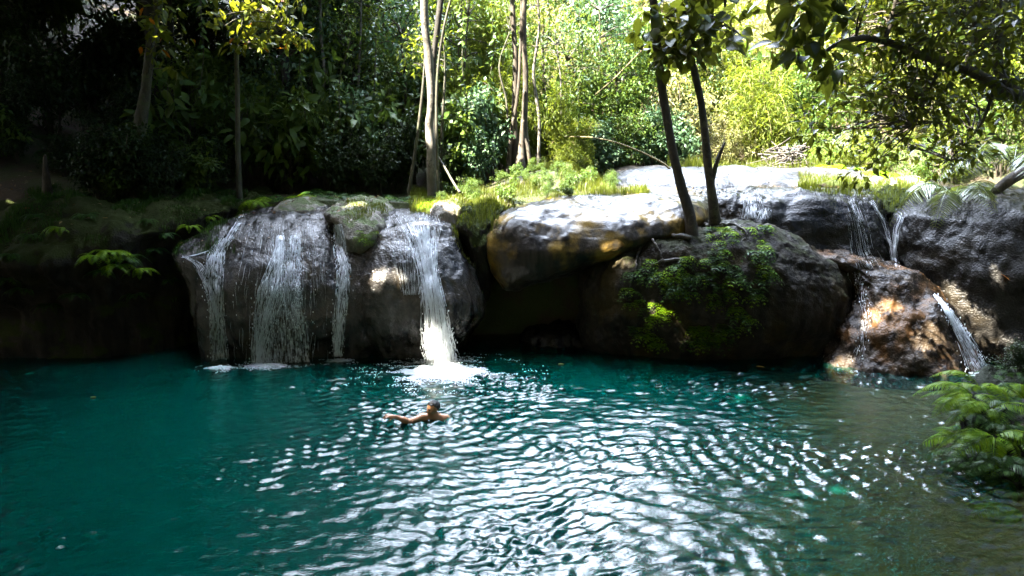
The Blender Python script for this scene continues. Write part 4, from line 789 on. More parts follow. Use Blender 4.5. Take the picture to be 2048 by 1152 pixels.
# tall dark forest on the left and unseen trees added round the clearing to shade the pool and darken reflections
def canopy_tree(base, crown, rad, mat, bark, label, group, tr=.2, nc=150, nl=28, L=.52, asp=.55, sp=.9, limbs=5):
    bx, by = base; z0 = gz(bx, by) - .2; c = np.asarray(crown, float); b = np.array([bx, by, z0])
    root = empty('forest_tree', b, label, 'tree', group)
    mid1 = b + (c - b) * .35 + [-(c[0] - bx) * .22, -(c[1] - by) * .22, .5]; mid2 = b + (c - b) * .7 + [-(c[0] - bx) * .15, -(c[1] - by) * .15, .4]
    C = blob(c, rad, nc); mb = MB(); path = [b, mid1, mid2, c]
    mb.add(*tube(path, np.array([tr, tr * .8, tr * .6, tr * .25]), 9, n=26, wob=.1, seed=int(bx * 7 + by)))
    for q in C[:limbs * 4:4]: mb.add(*tube([mid2 + (c - mid2) * rng.uniform(0, .8), (mid2 + q) / 2 + [0, 0, .3], q], np.array([tr * .3, tr * .2, .02]), 6, n=10))
    mb.build('trunk', M[bark], root, smooth=True)
    V, Fs = clump_leaves(C, nl, sp, L, asp)
    kp = sunlit(V, 5, .2); V = V.reshape(-1, 5, 3)[kp].reshape(-1, 3); n = len(V) // 5; i = np.arange(n)[:, None] * 5
    obj('crown', V, [np.concatenate([i + np.array([0, 1, 4, 2]), i + np.array([0, 2, 4, 3])])], M[mat], root)
    return root
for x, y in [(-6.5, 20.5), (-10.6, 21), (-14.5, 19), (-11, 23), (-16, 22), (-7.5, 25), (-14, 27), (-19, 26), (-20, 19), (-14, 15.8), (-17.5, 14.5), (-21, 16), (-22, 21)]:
    h = rng.uniform(11.5, 13.5); canopy_tree((x, y), (x + rng.normal(0, .4), y, h), (3.2, 3.0, 2.4), 'lf_dark', 'bk_dark_shade', 'tall dark trunk with high dense crown in the black left forest', 'tall trees of the dark left forest', .16)
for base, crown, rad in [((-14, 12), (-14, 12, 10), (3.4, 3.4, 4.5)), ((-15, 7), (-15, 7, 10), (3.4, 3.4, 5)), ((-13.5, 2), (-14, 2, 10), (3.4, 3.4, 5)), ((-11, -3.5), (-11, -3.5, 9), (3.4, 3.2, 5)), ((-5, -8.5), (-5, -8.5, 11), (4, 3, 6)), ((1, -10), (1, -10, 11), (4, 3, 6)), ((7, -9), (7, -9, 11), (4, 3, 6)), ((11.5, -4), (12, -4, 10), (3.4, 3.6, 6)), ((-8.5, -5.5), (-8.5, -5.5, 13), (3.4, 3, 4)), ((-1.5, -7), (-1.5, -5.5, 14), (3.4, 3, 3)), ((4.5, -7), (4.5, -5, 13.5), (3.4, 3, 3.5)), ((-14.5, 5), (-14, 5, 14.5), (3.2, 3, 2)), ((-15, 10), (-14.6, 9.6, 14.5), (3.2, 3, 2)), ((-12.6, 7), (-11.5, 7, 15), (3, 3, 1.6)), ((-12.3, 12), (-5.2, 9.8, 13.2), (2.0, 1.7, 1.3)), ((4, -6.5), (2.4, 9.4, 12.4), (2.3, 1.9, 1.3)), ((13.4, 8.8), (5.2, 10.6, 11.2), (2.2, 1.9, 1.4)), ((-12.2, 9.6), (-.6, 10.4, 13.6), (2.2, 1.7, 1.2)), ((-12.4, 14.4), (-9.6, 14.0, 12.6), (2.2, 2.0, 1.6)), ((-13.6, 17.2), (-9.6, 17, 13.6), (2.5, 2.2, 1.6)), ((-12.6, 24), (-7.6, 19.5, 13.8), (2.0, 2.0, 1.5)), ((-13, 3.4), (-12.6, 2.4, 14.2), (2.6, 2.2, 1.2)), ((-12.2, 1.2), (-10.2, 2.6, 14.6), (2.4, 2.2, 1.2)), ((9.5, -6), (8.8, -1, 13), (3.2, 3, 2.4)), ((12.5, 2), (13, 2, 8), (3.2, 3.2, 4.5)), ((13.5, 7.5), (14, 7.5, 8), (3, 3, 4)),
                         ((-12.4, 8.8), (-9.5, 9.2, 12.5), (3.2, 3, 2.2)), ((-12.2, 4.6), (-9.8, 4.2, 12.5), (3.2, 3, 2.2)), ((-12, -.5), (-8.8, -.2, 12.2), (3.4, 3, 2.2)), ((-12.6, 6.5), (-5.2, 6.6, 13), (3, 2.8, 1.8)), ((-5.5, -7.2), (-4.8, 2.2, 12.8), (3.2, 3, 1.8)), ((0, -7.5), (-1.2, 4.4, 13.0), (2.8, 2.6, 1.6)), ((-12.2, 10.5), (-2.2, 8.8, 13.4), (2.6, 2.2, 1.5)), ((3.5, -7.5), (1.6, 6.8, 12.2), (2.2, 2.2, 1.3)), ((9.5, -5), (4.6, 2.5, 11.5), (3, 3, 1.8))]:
    canopy_tree(base, crown, rad, 'lf_dark', 'bk_dark', 'unseen tall dense forest tree added to shade the clearing', 'added shade trees around the clearing', .22)
# ------------------------------------------------------------------ small plants, grass, dead wood
def down(x, y):
    h, n_, _, _ = BV.ray_cast(Vector((x, y, 12)), Vector((0, 0, -1))); g = gz(x, y)
    return (h[2], np.array(n_)) if h is not None and h[2] > g else (g, np.array([0, 0, 1.]))
def grass_obj(name, pts, hgt, wid, label, mat='grass', cat='grass', lean=.5):
    pts = np.array(pts); n = len(pts); h = hgt * rng.uniform(.4, 1.2, n) * np.clip(1 + 1.3 * fbm(pts, 1.9, 2, 81), .25, 2.2); a = rng.uniform(0, 2 * np.pi, n); d = np.stack([np.cos(a), np.sin(a), a * 0], 1)
    sd = np.stack([-np.sin(a), np.cos(a), a * 0], 1) * wid * rng.uniform(.6, 1.3, (n, 1)); l = rng.uniform(.1, 1, (n, 1)) * lean * h[:, None]
    up = np.array([0, 0, 1.]); m_ = pts + d * l * .3 + up * h[:, None] * .6; t = pts + d * l + up * h[:, None] * .95
    V = np.stack([pts - sd - up * .03, pts + sd - up * .03, m_ + sd * .7, m_ - sd * .7, t], 1).reshape(-1, 3); i = np.arange(n)[:, None] * 5
    return tag(obj(name, V, [i + np.array([0, 1, 2, 3]), i + np.array([3, 2, 4])], M[mat], loc=pts.mean(0)), label, cat, kind='stuff')
def scatter(n, fx, fy, ok, tilt=.35):
    out = []; tot = 0
    while tot < n:
        x, y = rng.uniform(*fx, 6000), rng.uniform(*fy, 6000); k = ok(x, y); x, y = x[k], y[k]; g = ground(x, y)
        for i in range(len(x)):
            h, n_, _, _ = BV.ray_cast(Vector((x[i], y[i], 12)), Vector((0, 0, -1)))
            if h is not None and h[2] > g[i]:
                if n_[2] > tilt: out.append((x[i], y[i], h[2]))
            else: out.append((x[i], y[i], g[i]))
        tot = len(out)
    return out[:n]
def uof(x, y): return 1024 + x * F / (y * 1.0)
pnv = lambda x, y, s=1.2: vnoise(np.stack([x * s, y * s, x * 0 + 3.3], -1), 77)
pn = lambda x, y, s=1.2: float(vnoise(np.array([[x * s, y * s, 3.3]]), 77)[0])
def hump_ok(x, y):
    u = uof(x, y)
    return (820 < u) & (u < 1300) & ((y < 18.2) | (u > 1010)) & ~((985 < u) & (u < 1150) & (17.1 < y) & (y < 19.2) & (x < 1.2)) & (pnv(x, y) > -.75) & ~((u > 1230) & (y > 17.2)) & ~((u > 1030) & (y < 15.6))
grass_obj('grass', scatter(15000, (-3.4, 3.2), (14.5, 20.5), hump_ok), .15, .006, 'bright green grassy hump between the main waterfall and the terrace slab')
def bw(lo, x, y, hi): u = uof(x, y); return (u > lo) & (u < hi)
grass_obj('grass', scatter(4200, (5.4, 10), (14.9, 18.5), lambda x, y: bw(1590, x, y, 1830) & (pnv(x, y) > -.35)), .14, .006, 'bright grass tufts on the edge of the black ledge and terrace at the right')
grass_obj('grass', scatter(3200, (3, 12), (20.5, 24.5), lambda x, y: bw(1330, x, y, 1640) & (pnv(x, y, .9) > -.3)), .22, .008, 'rough grass fringe behind the pale terrace slab')
grass_obj('grass', scatter(16000, (-11, -5.4), (13.2, 16.8), lambda x, y: bw(-900, x, y, 500) & (pnv(x, y, 1.6) > -.1)), .09, .007, 'short dark moss and grass on top of the mossy bank', mat='lf_ferndark')
grass_obj('grass', scatter(1500, (-1.4, -.1), (13.6, 15.2), lambda x, y: bw(905, x, y, 1000)), .14, .006, 'grass tuft hanging over the narrow rock right of the main waterfall')
grass_obj('grass', scatter(1000, (-3.6, -2.5), (13.2, 15.0), lambda x, y: bw(692, x, y, 778) & (pnv(x, y, 3) > -.2)), .07, .006, 'mossy grass on the pale knob between the two domes')
lit = np.array(scatter(420, (-12, -3), (13, 19), lambda x, y: bw(-900, x, y, 760)) + scatter(160, (2.5, 10), (15, 19), lambda x, y: bw(1380, x, y, 1850))); nl = len(lit); an = rng.uniform(0, 6.28, nl)
V_, F_ = leaves(lit + [0, 0, .03], np.stack([np.cos(an), np.sin(an), rng.normal(0, .2, nl)], 1), unit(rng.normal(0, .3, (nl, 3)) + [0, 0, 1]), rng.uniform(.06, .14, nl), .05, False, .15)
M['litter'] = leaf_mat('dry_leaf', [(.10, .05, .015), (.16, .09, .03), (.22, .16, .05)], .1, (.1, .05, .01), .2)
tag(obj('leaf_litter', V_, F_, M['litter'], loc=lit.mean(0)), 'dry brown and yellow leaves scattered over the ledge and the mossy bank', 'leaf litter', kind='stuff')
def fern(kind, u, v, s, label, group=None, yaw=None, tree_=None, lift=0.):
    h, n_ = hit(u, v, tree_)
    if h is None: return
    return inst('fern', random.choice(FERN[kind]), h - n_ * .02 + [0, 0, lift], rng.uniform(0, 6.28) if yaw is None else yaw, s, label=label, cat='fern', group=group)
def fern_g(kind, u, Y, s, label, group=None):
    x, y = at(u, Y); z, _ = down(x, y); return inst('fern', random.choice(FERN[kind]), (x, y, z - .03), rng.uniform(0, 6.28), s, label=label, cat='fern', group=group)
k = 0
while k < 130:
    u, v = rng.uniform(1255, 1560), rng.uniform(452, 690)
    if (u - 1395) * .62 < -(v - 440) * 1.0 + 20 and v < 560 and u < 1395 - (v - 440) * .95: continue
    if v > 690 - max(0, u - 1470) * 1.9 or u < 1262 and v < 560: continue
    if pn(u / 45, v / 45, 1) < -.35: continue
    lit = rng.random() < .55 + (v - 560) / 500  # lit ones get the lighter leaf: sunlight put into colour, likelier lower down
    fern('hang' if lit else 'hangd', u, v, rng.uniform(.8, 1.4), ('small sunlit yellow green' if lit else 'small shaded dark green') + ' fern hanging on the face of the round boulder', 'light ferns on the boulder' if lit else 'dark ferns on the boulder', yaw=rng.normal(0, .5), tree_=BB); k += 1
for u, v, s in [(720, 462, .7), (735, 470, .8), (748, 465, .7), (728, 480, .75), (742, 484, .7), (712, 474, .6)]:
    fern('hang', u, v, s, 'little bright fern under the pale knob between the domes', 'ferns under the pale knob', yaw=rng.normal(0, .4))
for u, v, s, kd in [(190, 512, .62, 'green'), (222, 505, .7, 'green'), (250, 520, .66, 'dark'), (232, 535, .6, 'green'), (282, 540, .5, 'green'), (205, 545, .5, 'dark')]:
    fern(kd, u, v, s, ('bright green' if kd == 'green' else 'dark green') + ' fern in the cluster on the face of the mossy bank', kd + ' ferns on the mossy bank')
for u, v, s in [(12, 560, .7), (45, 580, .5)]: fern('dark', u, v, s, 'bluish dark fern at the left edge of the mossy bank', 'ferns at the left edge')
for u, Y, s, kd in [(490, 16.0, .75, 'dark'), (520, 15.6, .8, 'green'), (550, 16.0, .85, 'green'), (580, 15.8, .8, 'dark'), (605, 16.3, .8, 'green'), (450, 16.4, .7, 'dark'), (535, 16.8, .8, 'dark')]:
    fern_g(kd, u, Y, s, ('bright green' if kd == 'green' else 'dark green') + ' fern in the low fern patch behind the first dome', kd + ' ferns behind the first dome')
for u, Y, s, kd in [(838, 15.9, .7, 'green'), (860, 15.6, .8, 'green'), (885, 15.9, .65, 'green'), (815, 16.2, .7, 'dark'), (790, 16.6, .8, 'dark'), (900, 16.6, .7, 'dark'), (845, 16.8, .9, 'dark')]:
    fern_g(kd, u, Y, s, ('bright' if kd == 'green' else 'dark') + ' fern at the foot of the pale straight trunk', kd + ' ferns by the pale trunk')
for u, Y, s in [(640, 17, .9), (675, 16.4, .8), (710, 16.8, .9), (745, 16.4, .8), (655, 18, 1.1), (700, 17.6, 1.0), (765, 17.4, 1.0)]:
    fern_g('dark', u, Y, s, 'dark fern in the shade behind the pale knob', 'dark ferns behind the pale knob')
for u, Y, s in [(1650, 20.5, 1.0), (1690, 19.5, .9), (1735, 19, 1.0), (1780, 17.8, .9), (1820, 17, .8), (1700, 21.5, 1.1)]:
    fern_g('green', u, Y, s, 'sunlit fern on the bank right of the terrace slab', 'ferns right of the terrace')
for i, x in enumerate([(-14 + .9 * k_, 17 + rng.uniform(0, 3)) for k_ in range(8)]):
    inst('fern', random.choice(FERN['dark']), (x[0], x[1], down(*x)[0] - .03), rng.uniform(0, 6), rng.uniform(.9, 1.3), label='dark fern on the forest floor behind the mossy bank', cat='fern', group='ferns on the dark forest floor')
for u, v, s, kd in [(60, 470, .5, 'dark'), (120, 455, .5, 'green'), (310, 500, .5, 'dark'), (330, 470, .45, 'dark'), (150, 590, .5, 'dark'), (100, 610, .5, 'dark'), (270, 590, .45, 'dark'), (25, 510, .5, 'dark'), (380, 455, .45, 'green'), (300, 440, .45, 'dark'), (170, 430, .5, 'dark'), (70, 430, .45, 'dark'), (420, 435, .4, 'green'), (340, 560, .4, 'dark')]:
    fern(kd, u, v, s, ('lone bright' if kd == 'green' else 'lone dark') + ' fern growing on the mossy bank away from the cluster', kd + ' scattered ferns on the mossy bank')
for q, (u, Y, v0, v1) in enumerate([(600, 17.5, -30, 240), (690, 18, -30, 300), (760, 18, -30, 190), (830, 19, -30, 150), (930, 18.5, -30, 260), (985, 19, -30, 190), (1100, 20, -30, 230), (560, 18, -30, 160), (1160, 21, 20, 260), (400, 17.5, -30, 200)]):
    p = PP([(u + rng.normal(0, 8), v0 + (v1 - v0) * t_, Y) for t_ in (0, .3, .6, 1)]); mb = MB(); mb.add(*tube(p, np.full(4, .012), 5, n=20)); nl = int(rng.integers(26, 60)); t_ = rng.uniform(.1, 1, nl); c = resample(p, 40)[(t_ * 39).astype(int)]
    r_ = empty('vine', p[0], 'thin leafy vine hanging straight down in the forest shade', 'vine', 'hanging vines'); mb.build('stem', M['bk_green'], r_, smooth=True)
    d = unit(rng.normal(0, 1, (nl, 3)) * [1, 1, .3] - [0, 0, .6]); V, Fs = leaves(c, d, unit(rng.normal(0, .5, (nl, 3)) + [0, -.6, .8]), rng.uniform(.12, .22, nl), .08, True, .2); obj('leaves', V, Fs, M['lf_mid'], r_)
# big bright ferns in the lower right corner: every frond a part
def frond_mesh(Lf, hang, mat):
    V, Fs = frond(Lf, 26, Lf * .23, .13, rng.uniform(.45, .8), rng.uniform(.45, .8), hi=False, hang=hang, rad=.005).out(); return mesh('frond', V, Fs, M[mat])
FR = {k_: [frond_mesh(rng.uniform(.5, .75), .12, m_) for _ in range(8)] for k_, m_ in (('g', 'lf_fern'), ('d', 'lf_ferndark'))}
FV = bvh('fore')
def hit_bank(u, v):
    h, n_ = hit(u, v, FV); a_, b_, c_ = ray(u, v); t = np.linspace(5, 12, 500); x, y, z = a_ * t, b_ * t, H + c_ * t; g = ground(x, y); i = int(np.argmax(g > z))
    if g[i] > z[i] and (h is None or y[i] < h[1]): return np.array([x[i], y[i], g[i]]), np.array([-.5, -.4, .77])
    return h, n_
SPOT = ['topmost on the bank', 'overhanging the pool from the top of the bank', 'beside the dark shrub', 'at the left shoulder of the bank', 'in the upper middle of the bank', 'at the upper right border', 'reaching furthest left over the water', 'on the left edge, halfway down', 'right in the middle of the bank', 'against the right border halfway down', 'below the middle of the bank', 'low on the left, drooping to the waterline', 'low in the centre above the water', 'low at the right border', 'near the lowest corner', 'lowest of all in the corner', 'stretching left over the water near the top', 'just under the dark shrub at the top', 'leaning out over the water at mid height']
k = 0
for u, v, s, kd in [(2005, 762, .8, 'd'), (1962, 775, .9, 'g'), (2036, 772, .9, 'g'), (1932, 800, 1.0, 'g'), (1985, 815, 1.0, 'g'), (2040, 820, 1.0, 'd'), (1918, 850, .9, 'g'), (1925, 905, .8, 'd'), (1985, 870, 1.0, 'g'), (2042, 885, 1.0, 'g'), (1995, 930, .9, 'd'), (1940, 960, .7, 'd'), (1975, 985, .8, 'g'), (2040, 950, .9, 'd'), (2005, 1010, .9, 'g'), (2040, 1020, .9, 'g'), (1945, 790, .95, 'g'), (1990, 772, 1.0, 'g'), (1925, 880, .75, 'g')]:
    h, n_ = hit_bank(u, v)
    if h is None: continue
    r_ = empty('fern', h - n_ * .03, ('bright yellow green fern ' if kd == 'g' else 'darker bluish green fern ') + SPOT[k], 'fern', 'ferns on the near bank'); k += 1
    for q in range(7):
        o = inst('frond', random.choice(FR[kd]), (0, 0, 0), -2.3 + rng.uniform(-2.0, 2.0), s * rng.uniform(.8, 1.2), tilt=(rng.normal(0, .2), rng.normal(0, .2))); o.parent = r_
for u, v, s in [(1950, 830, .6), (1960, 870, .55), (1945, 930, .5), (2010, 850, .6), (1965, 905, .55), (2020, 910, .6), (2000, 960, .5), (2015, 800, .55), (1985, 790, .5), (1975, 1010, .45), (2030, 985, .5), (1990, 750, .5), (2035, 745, .6)]:
    h, n_ = hit_bank(u, v)
    if h is not None: inst('fern', random.choice(FERN['dark']), h - n_ * .03, rng.uniform(0, 6), s, label='small dark fern filling the gaps between the bright ferns of the near bank', cat='fern', group='small dark ferns of the near bank')
for u, v, s in [(2040, 745, .24)]:
    h, n_ = hit_bank(u, v)
    if h is not None: inst('shrub', B['dark'][0], h - [0, 0, .1], rng.uniform(0, 6), s, label='small dark leaved shrub crowning the near fern bank', cat='shrub', group='shrubs on the near bank')
for q in range(34):
    u, Y = rng.uniform(880, 1230), rng.uniform(15.4, 18.2); x, y = at(u, Y)
    inst('weed', random.choice(B['big'] + B['mid']), (x, y, down(x, y)[0] - .02), rng.uniform(0, 6), rng.uniform(.10, .2), label='low leafy weed growing among the grass of the hump', cat='weed', group='weeds on the grassy hump')
# palms
def palm(u, Y, n, L_, label, yaw0=None, spread=3.1, z=0.):
    x, y = at(u, Y); r_ = empty('palm', (x, y, down(x, y)[0] - .05 + z), label, 'palm')
    for q in range(n):
        me_ = mesh('frond', *(lambda V, Fs: (V, Fs))(*frond(L_ * rng.uniform(.8, 1.15), 34, L_ * .30, .075, rng.uniform(.5, .9), rng.uniform(.7, 1.2), hi=False, hang=.3, rad=.012).out()), M['lf_palm'])
        o = inst('frond', me_, (0, 0, 0), (q / n * 6.28 if yaw0 is None else yaw0 + rng.uniform(-spread, spread) / 2), 1); o.parent = r_
palm(1765, 17.2, 7, 1.3, 'low palm with whitish shining fronds behind the black ledge')
palm(1900, 14.8, 8, 1.5, 'bright yellow green palm behind the big wet dome')
palm(2010, 14.0, 7, 1.8, 'tall fronded palm at the right edge behind the big wet dome', z=.7)
palm(1655, 23.5, 8, 2.2, 'pale palm on the sunlit slope under the arching branch', z=1.2)
# driftwood, canes, sticks
x, y = at(1562, 21.5); r_ = empty('driftwood_pile', (x, y, down(x, y)[0]), 'tangled pile of grey driftwood behind the terrace slab', 'driftwood')
for q in range(60):
    a = rng.uniform(0, 2 * np.pi); c = np.array([x + rng.normal(0, .32), y + rng.normal(0, .25), down(x, y)[0] + abs(rng.normal(.25, .22))]); d = np.array([math.cos(a), math.sin(a), rng.normal(0, .45)]) * rng.uniform(.25, .65)
    pts = np.array([c - d, c - d * .3 + rng.normal(0, .06, 3), c + d * .3 + rng.normal(0, .06, 3), c + d]); pts[:, 2] = np.maximum(pts[:, 2], down(x, y)[0] - .05)
    mb = MB(); mb.add(*tube(pts, np.array([.028, .024, .02, .008]) * rng.uniform(.5, 1.2), 6, n=10, wob=.15, seed=q)); mb.build('branch', M['bk_twig'], r_, smooth=True)
def rod(name, pts, r, mat, label, cat):
    mb = MB(); mb.add(*tube(PP(pts), np.asarray(r, float), 7, n=30, wob=.05)); return tag(mb.build(name, M[mat], None, loc=PP(pts[:1])[0], smooth=True), label, cat)
rod('bamboo_cane', [(1340, 338, 19.5), (1325, 326, 19.6), (1285, 305, 19.8), (1235, 286, 20), (1185, 275, 20.2), (1128, 273, 20.4)], [.03, .028, .025, .022, .018, .008], 'cane', 'long pale cane arching over the grass left of the twin trees', 'cane')
rod('bamboo_cane', [(1190, 190, 22), (1225, 160, 22), (1260, 125, 22), (1295, 88, 22)], [.02, .02, .018, .012], 'cane', 'thin pale cane slanting up through the leaves left of the twin trees', 'cane')
rod('fallen_branch', [(920, 385, 15.8), (905, 362, 16.2), (890, 335, 16.6), (872, 306, 17)], [.03, .028, .024, .018], 'bk_green', 'mossy stick leaning against the foot of the pale trunk', 'branch')
rod('fallen_log', [(1985, 388, 14.6), (2015, 362, 14.6), (2050, 342, 14.7), (2090, 322, 14.8)], [.10, .12, .13, .13], 'bk_brown', 'brown fallen log lying behind the big wet dome at the right edge', 'log')
# floating and fallen leaves
def leaf_thing(p, L_, mat, label, yaw, tl=.05):
    V, Fs = leaves(np.array([p]), np.array([[math.cos(yaw), math.sin(yaw), tl]]), np.array([[0, 0, 1.]]), L_, L_ * .42, True, .1, .1)
    V2 = V - [0, 0, .004]; mb = MB(); mb.add(V, Fs)
    tag(mb.build('fallen_leaf', M[mat], None, loc=p), label, 'leaf')
for u, v, L_, yw, lb in [(1116, 729, .13, .1, 'orange leaf floating on the water in front of the cave'), (1512, 733, .16, -.3, 'orange leaf floating on the water below the fern boulder'), (180, 796, .10, .2, 'orange leaf floating near the left edge of the pool')]:
    p = W(u, v); p[2] = float(waves(p[:1], p[1:2])[0]) + .012; leaf_thing(p, L_, 'lf_orange', lb, yw)
h, n_ = hit(2000, 548); leaf_thing(h + n_ * .03, .2, 'lf_orange', 'orange leaf stuck on the big dark dome at the right', -.6, -.6)
h, n_ = hit(208, 440); leaf_thing(h + n_ * .05, .12, 'lf_orange', 'orange leaf lying on top of the mossy bank', .4)
h, n_ = hit(699, 552); leaf_thing(h + n_ * .04, .12, 'lf_orange', 'brown orange leaf caught in the thin stream between the domes', 1.2, -.8)

# ------------------------------------------------------------------ the swimmer
def surface_nets(D, org, h):
    n = D.shape; s = D < 0
    c = np.zeros(tuple(k - 1 for k in n), np.int8)
    corners = [(a, b, d) for a in (0, 1) for b in (0, 1) for d in (0, 1)]
    sl = lambda a, k, m: slice(a, k - 1 + a)
    for a, b, d in corners: c += s[a:n[0] - 1 + a, b:n[1] - 1 + b, d:n[2] - 1 + d]
    act = (c > 0) & (c < 8); I = np.argwhere(act); idx = -np.ones(c.shape, np.int64); idx[act] = np.arange(len(I))
    acc = np.zeros((len(I), 3)); cnt = np.zeros(len(I))
    for p in corners:
        for ax in range(3):
            if p[ax]: continue
            q = list(p); q[ax] = 1
            d0 = D[I[:, 0] + p[0], I[:, 1] + p[1], I[:, 2] + p[2]]; d1 = D[I[:, 0] + q[0], I[:, 1] + q[1], I[:, 2] + q[2]]
            m = (d0 < 0) != (d1 < 0); t = np.where(m, d0 / np.where(m, d0 - d1, 1), 0)
            pos = np.tile(np.array(p, float), (len(I), 1)); pos[:, ax] += t
            acc += pos * m[:, None]; cnt += m
    V = (I + acc / cnt[:, None]) * h + org
    Fq = []
    for ax in range(3):
        b, d = (ax + 1) % 3, (ax + 2) % 3
        s0 = [slice(1, -1)] * 3; s0[ax] = slice(0, -1); s1_ = [slice(1, -1)] * 3; s1_[ax] = slice(1, None)
        A, B_ = s[tuple(s0)], s[tuple(s1_)]; E = np.argwhere(A != B_); off = np.ones(3, int); off[ax] = 0; E2 = E + off
        fl = A[tuple(E.T)]
        g = []
        for db, dd in ((-1, -1), (0, -1), (0, 0), (-1, 0)):
            e = E2.copy(); e[:, b] += db; e[:, d] += dd; g.append(idx[tuple(e.T)])
        q = np.stack(g, 1); q = np.where(fl[:, None], q, q[:, ::-1]); Fq.append(q[(q >= 0).all(1)])
    return V, np.concatenate(Fq)
class SDF:
    def __init__(s, lo, hi, h):
        s.lo = np.array(lo, float); s.h = h; n = np.ceil((np.array(hi) - s.lo) / h).astype(int) + 1; s.D = np.full(n, 1.0, np.float32); s.n = n
    def box(s, lo, hi):
        a = np.clip(np.floor((np.array(lo) - s.lo) / s.h).astype(int), 0, s.n - 1); b = np.clip(np.ceil((np.array(hi) - s.lo) / s.h).astype(int) + 1, 1, s.n)
        g = np.stack(np.meshgrid(*[s.lo[k] + s.h * np.arange(a[k], b[k]) for k in range(3)], indexing='ij'), -1); return tuple(slice(a[k], b[k]) for k in range(3)), g
    def put(s, sl, d, k, sub=False):
        A = s.D[sl]
        if sub: d = -d; hh = np.clip(.5 - .5 * (A - d) / k, 0, 1); s.D[sl] = A * (1 - hh) + d * hh + k * hh * (1 - hh)
        else: hh = np.clip(.5 + .5 * (A - d) / k, 0, 1); s.D[sl] = A * (1 - hh) + d * hh - k * hh * (1 - hh)
    def cap(s, a, b, ra, rb, k=.02, sub=False):
        a, b = np.array(a, float), np.array(b, float); m = max(ra, rb) + k + .02; sl, g = s.box(np.minimum(a, b) - m, np.maximum(a, b) + m)
        ab = b - a; t = np.clip(((g - a) @ ab) / (ab @ ab + 1e-9), 0, 1); s.put(sl, np.linalg.norm(g - a - t[..., None] * ab, axis=-1) - (ra + (rb - ra) * t), k, sub)
    def ell(s, c, r, ax=np.eye(3), k=.02, sub=False):
        c, r = np.array(c, float), np.array(r, float); m = r.max() + k + .02; sl, g = s.box(c - m, c + m); q = (g - c) @ np.array(ax).T / r; l = np.linalg.norm(q, axis=-1)
        s.put(sl, (l - 1) * r.min() * (.5 + .5 * r.mean() / r.min()), k, sub)
sw = np.array([SW[0], SW[1], -0.03])
S_ = SDF((-.82, -.62, -1.45), (.48, .98, .36), .0065)
pel, spn, chs, nk0 = (.14, .34, -.56), (.08, .2, -.33), (.02, .06, -.10), (.005, .0, .055)
S_.cap(pel, spn, .125, .115, .06); S_.cap(spn, chs, .115, .135, .06); S_.cap((-.10, .04, -.05), (.12, .06, -.07), .105, .105, .06)
shL, shR = (-.175, .0, .045), (.175, .06, .0)
S_.cap(nk0, shL, .055, .062, .05); S_.cap(nk0, shR, .055, .062, .05); S_.cap(chs, nk0, .12, .055, .06); S_.cap(nk0, (-.012, -.02, .13), .056, .052, .03)
elL, wrL = (-.345, -.215, .055), (-.545, -.30, .165)
S_.cap(shL, elL, .056, .041, .03); S_.cap(elL, (-.43, -.25, .10), .042, .042, .03); S_.cap((-.43, -.25, .10), wrL, .042, .026, .03)
elR, wrR = (.30, .12, -.20), (.26, -.12, -.30)
S_.cap(shR, elR, .056, .042, .03); S_.cap(elR, wrR, .043, .027, .03); S_.ell((.25, -.19, -.31), (.03, .06, .045), k=.02)
for q, e in enumerate((-.02, -.007, .007, .02)): S_.cap((.25 + e, -.23, -.31), (.245 + e * 1.6, -.30, -.325 - abs(e)), .0095, .008, .005)
for sx in (-1, 1):
    hp = np.array([.14 + sx * .085, .36, -.62]); kn = np.array([.10 + sx * .14, .42 + .12 * sx, -1.0]); an = np.array([.16 + sx * .13, .74 + .1 * sx, -1.22])
    S_.cap(pel, hp, .12, .095, .05); S_.cap(hp, kn, .09, .058, .04); S_.cap(kn, an, .06, .035, .03); S_.cap(an, an + [0, .16, -.07], .036, .026, .02)
# left hand: palm, four bent fingers, a thumb
wr = np.array(wrL); ha = unit(np.array([-.90, -.28, .22])); hn = unit(np.array([-.1, -.55, .85])); hs = unit(np.cross(ha, hn)); hn = np.cross(hs, ha)
pal = wr + ha * .055; S_.ell(pal, (.052, .042, .017), np.array([ha, hs, hn]), .018); S_.cap(wr, pal, .024, .022, .02)
for e, l, bd in ((-.031, .062, .75), (-.011, .075, .6), (.010, .072, .75), (.030, .056, .95)):
    k0 = pal + ha * .046 + hs * e; d0 = unit(ha * math.cos(bd * .5) - hn * math.sin(bd * .5) + hs * e * 4); d1 = unit(ha * math.cos(bd * 1.5) - hn * math.sin(bd * 1.5) + hs * e * 4); d2 = unit(ha * math.cos(bd * 2.1) - hn * math.sin(bd * 2.1) + hs * e * 4)
    k1 = k0 + d0 * l * .5; k2 = k1 + d1 * l * .38; k3 = k2 + d2 * l * .3
    S_.cap(pal + hs * e * .7, k0, .011, .0105, .006); S_.cap(k0, k1, .0105, .0095, .005); S_.cap(k1, k2, .0095, .0088, .004); S_.cap(k2, k3, .0088, .0075, .004)
tb = wr + ha * .03 - hs * .03; tm = tb + ha * .03 - hs * .028 - hn * .018; te = tm + ha * .026 - hs * .008 - hn * .022
S_.cap(pal - hs * .015, tb, .015, .013, .01); S_.cap(tb, tm, .0125, .011, .006); S_.cap(tm, te, .011, .009, .004)
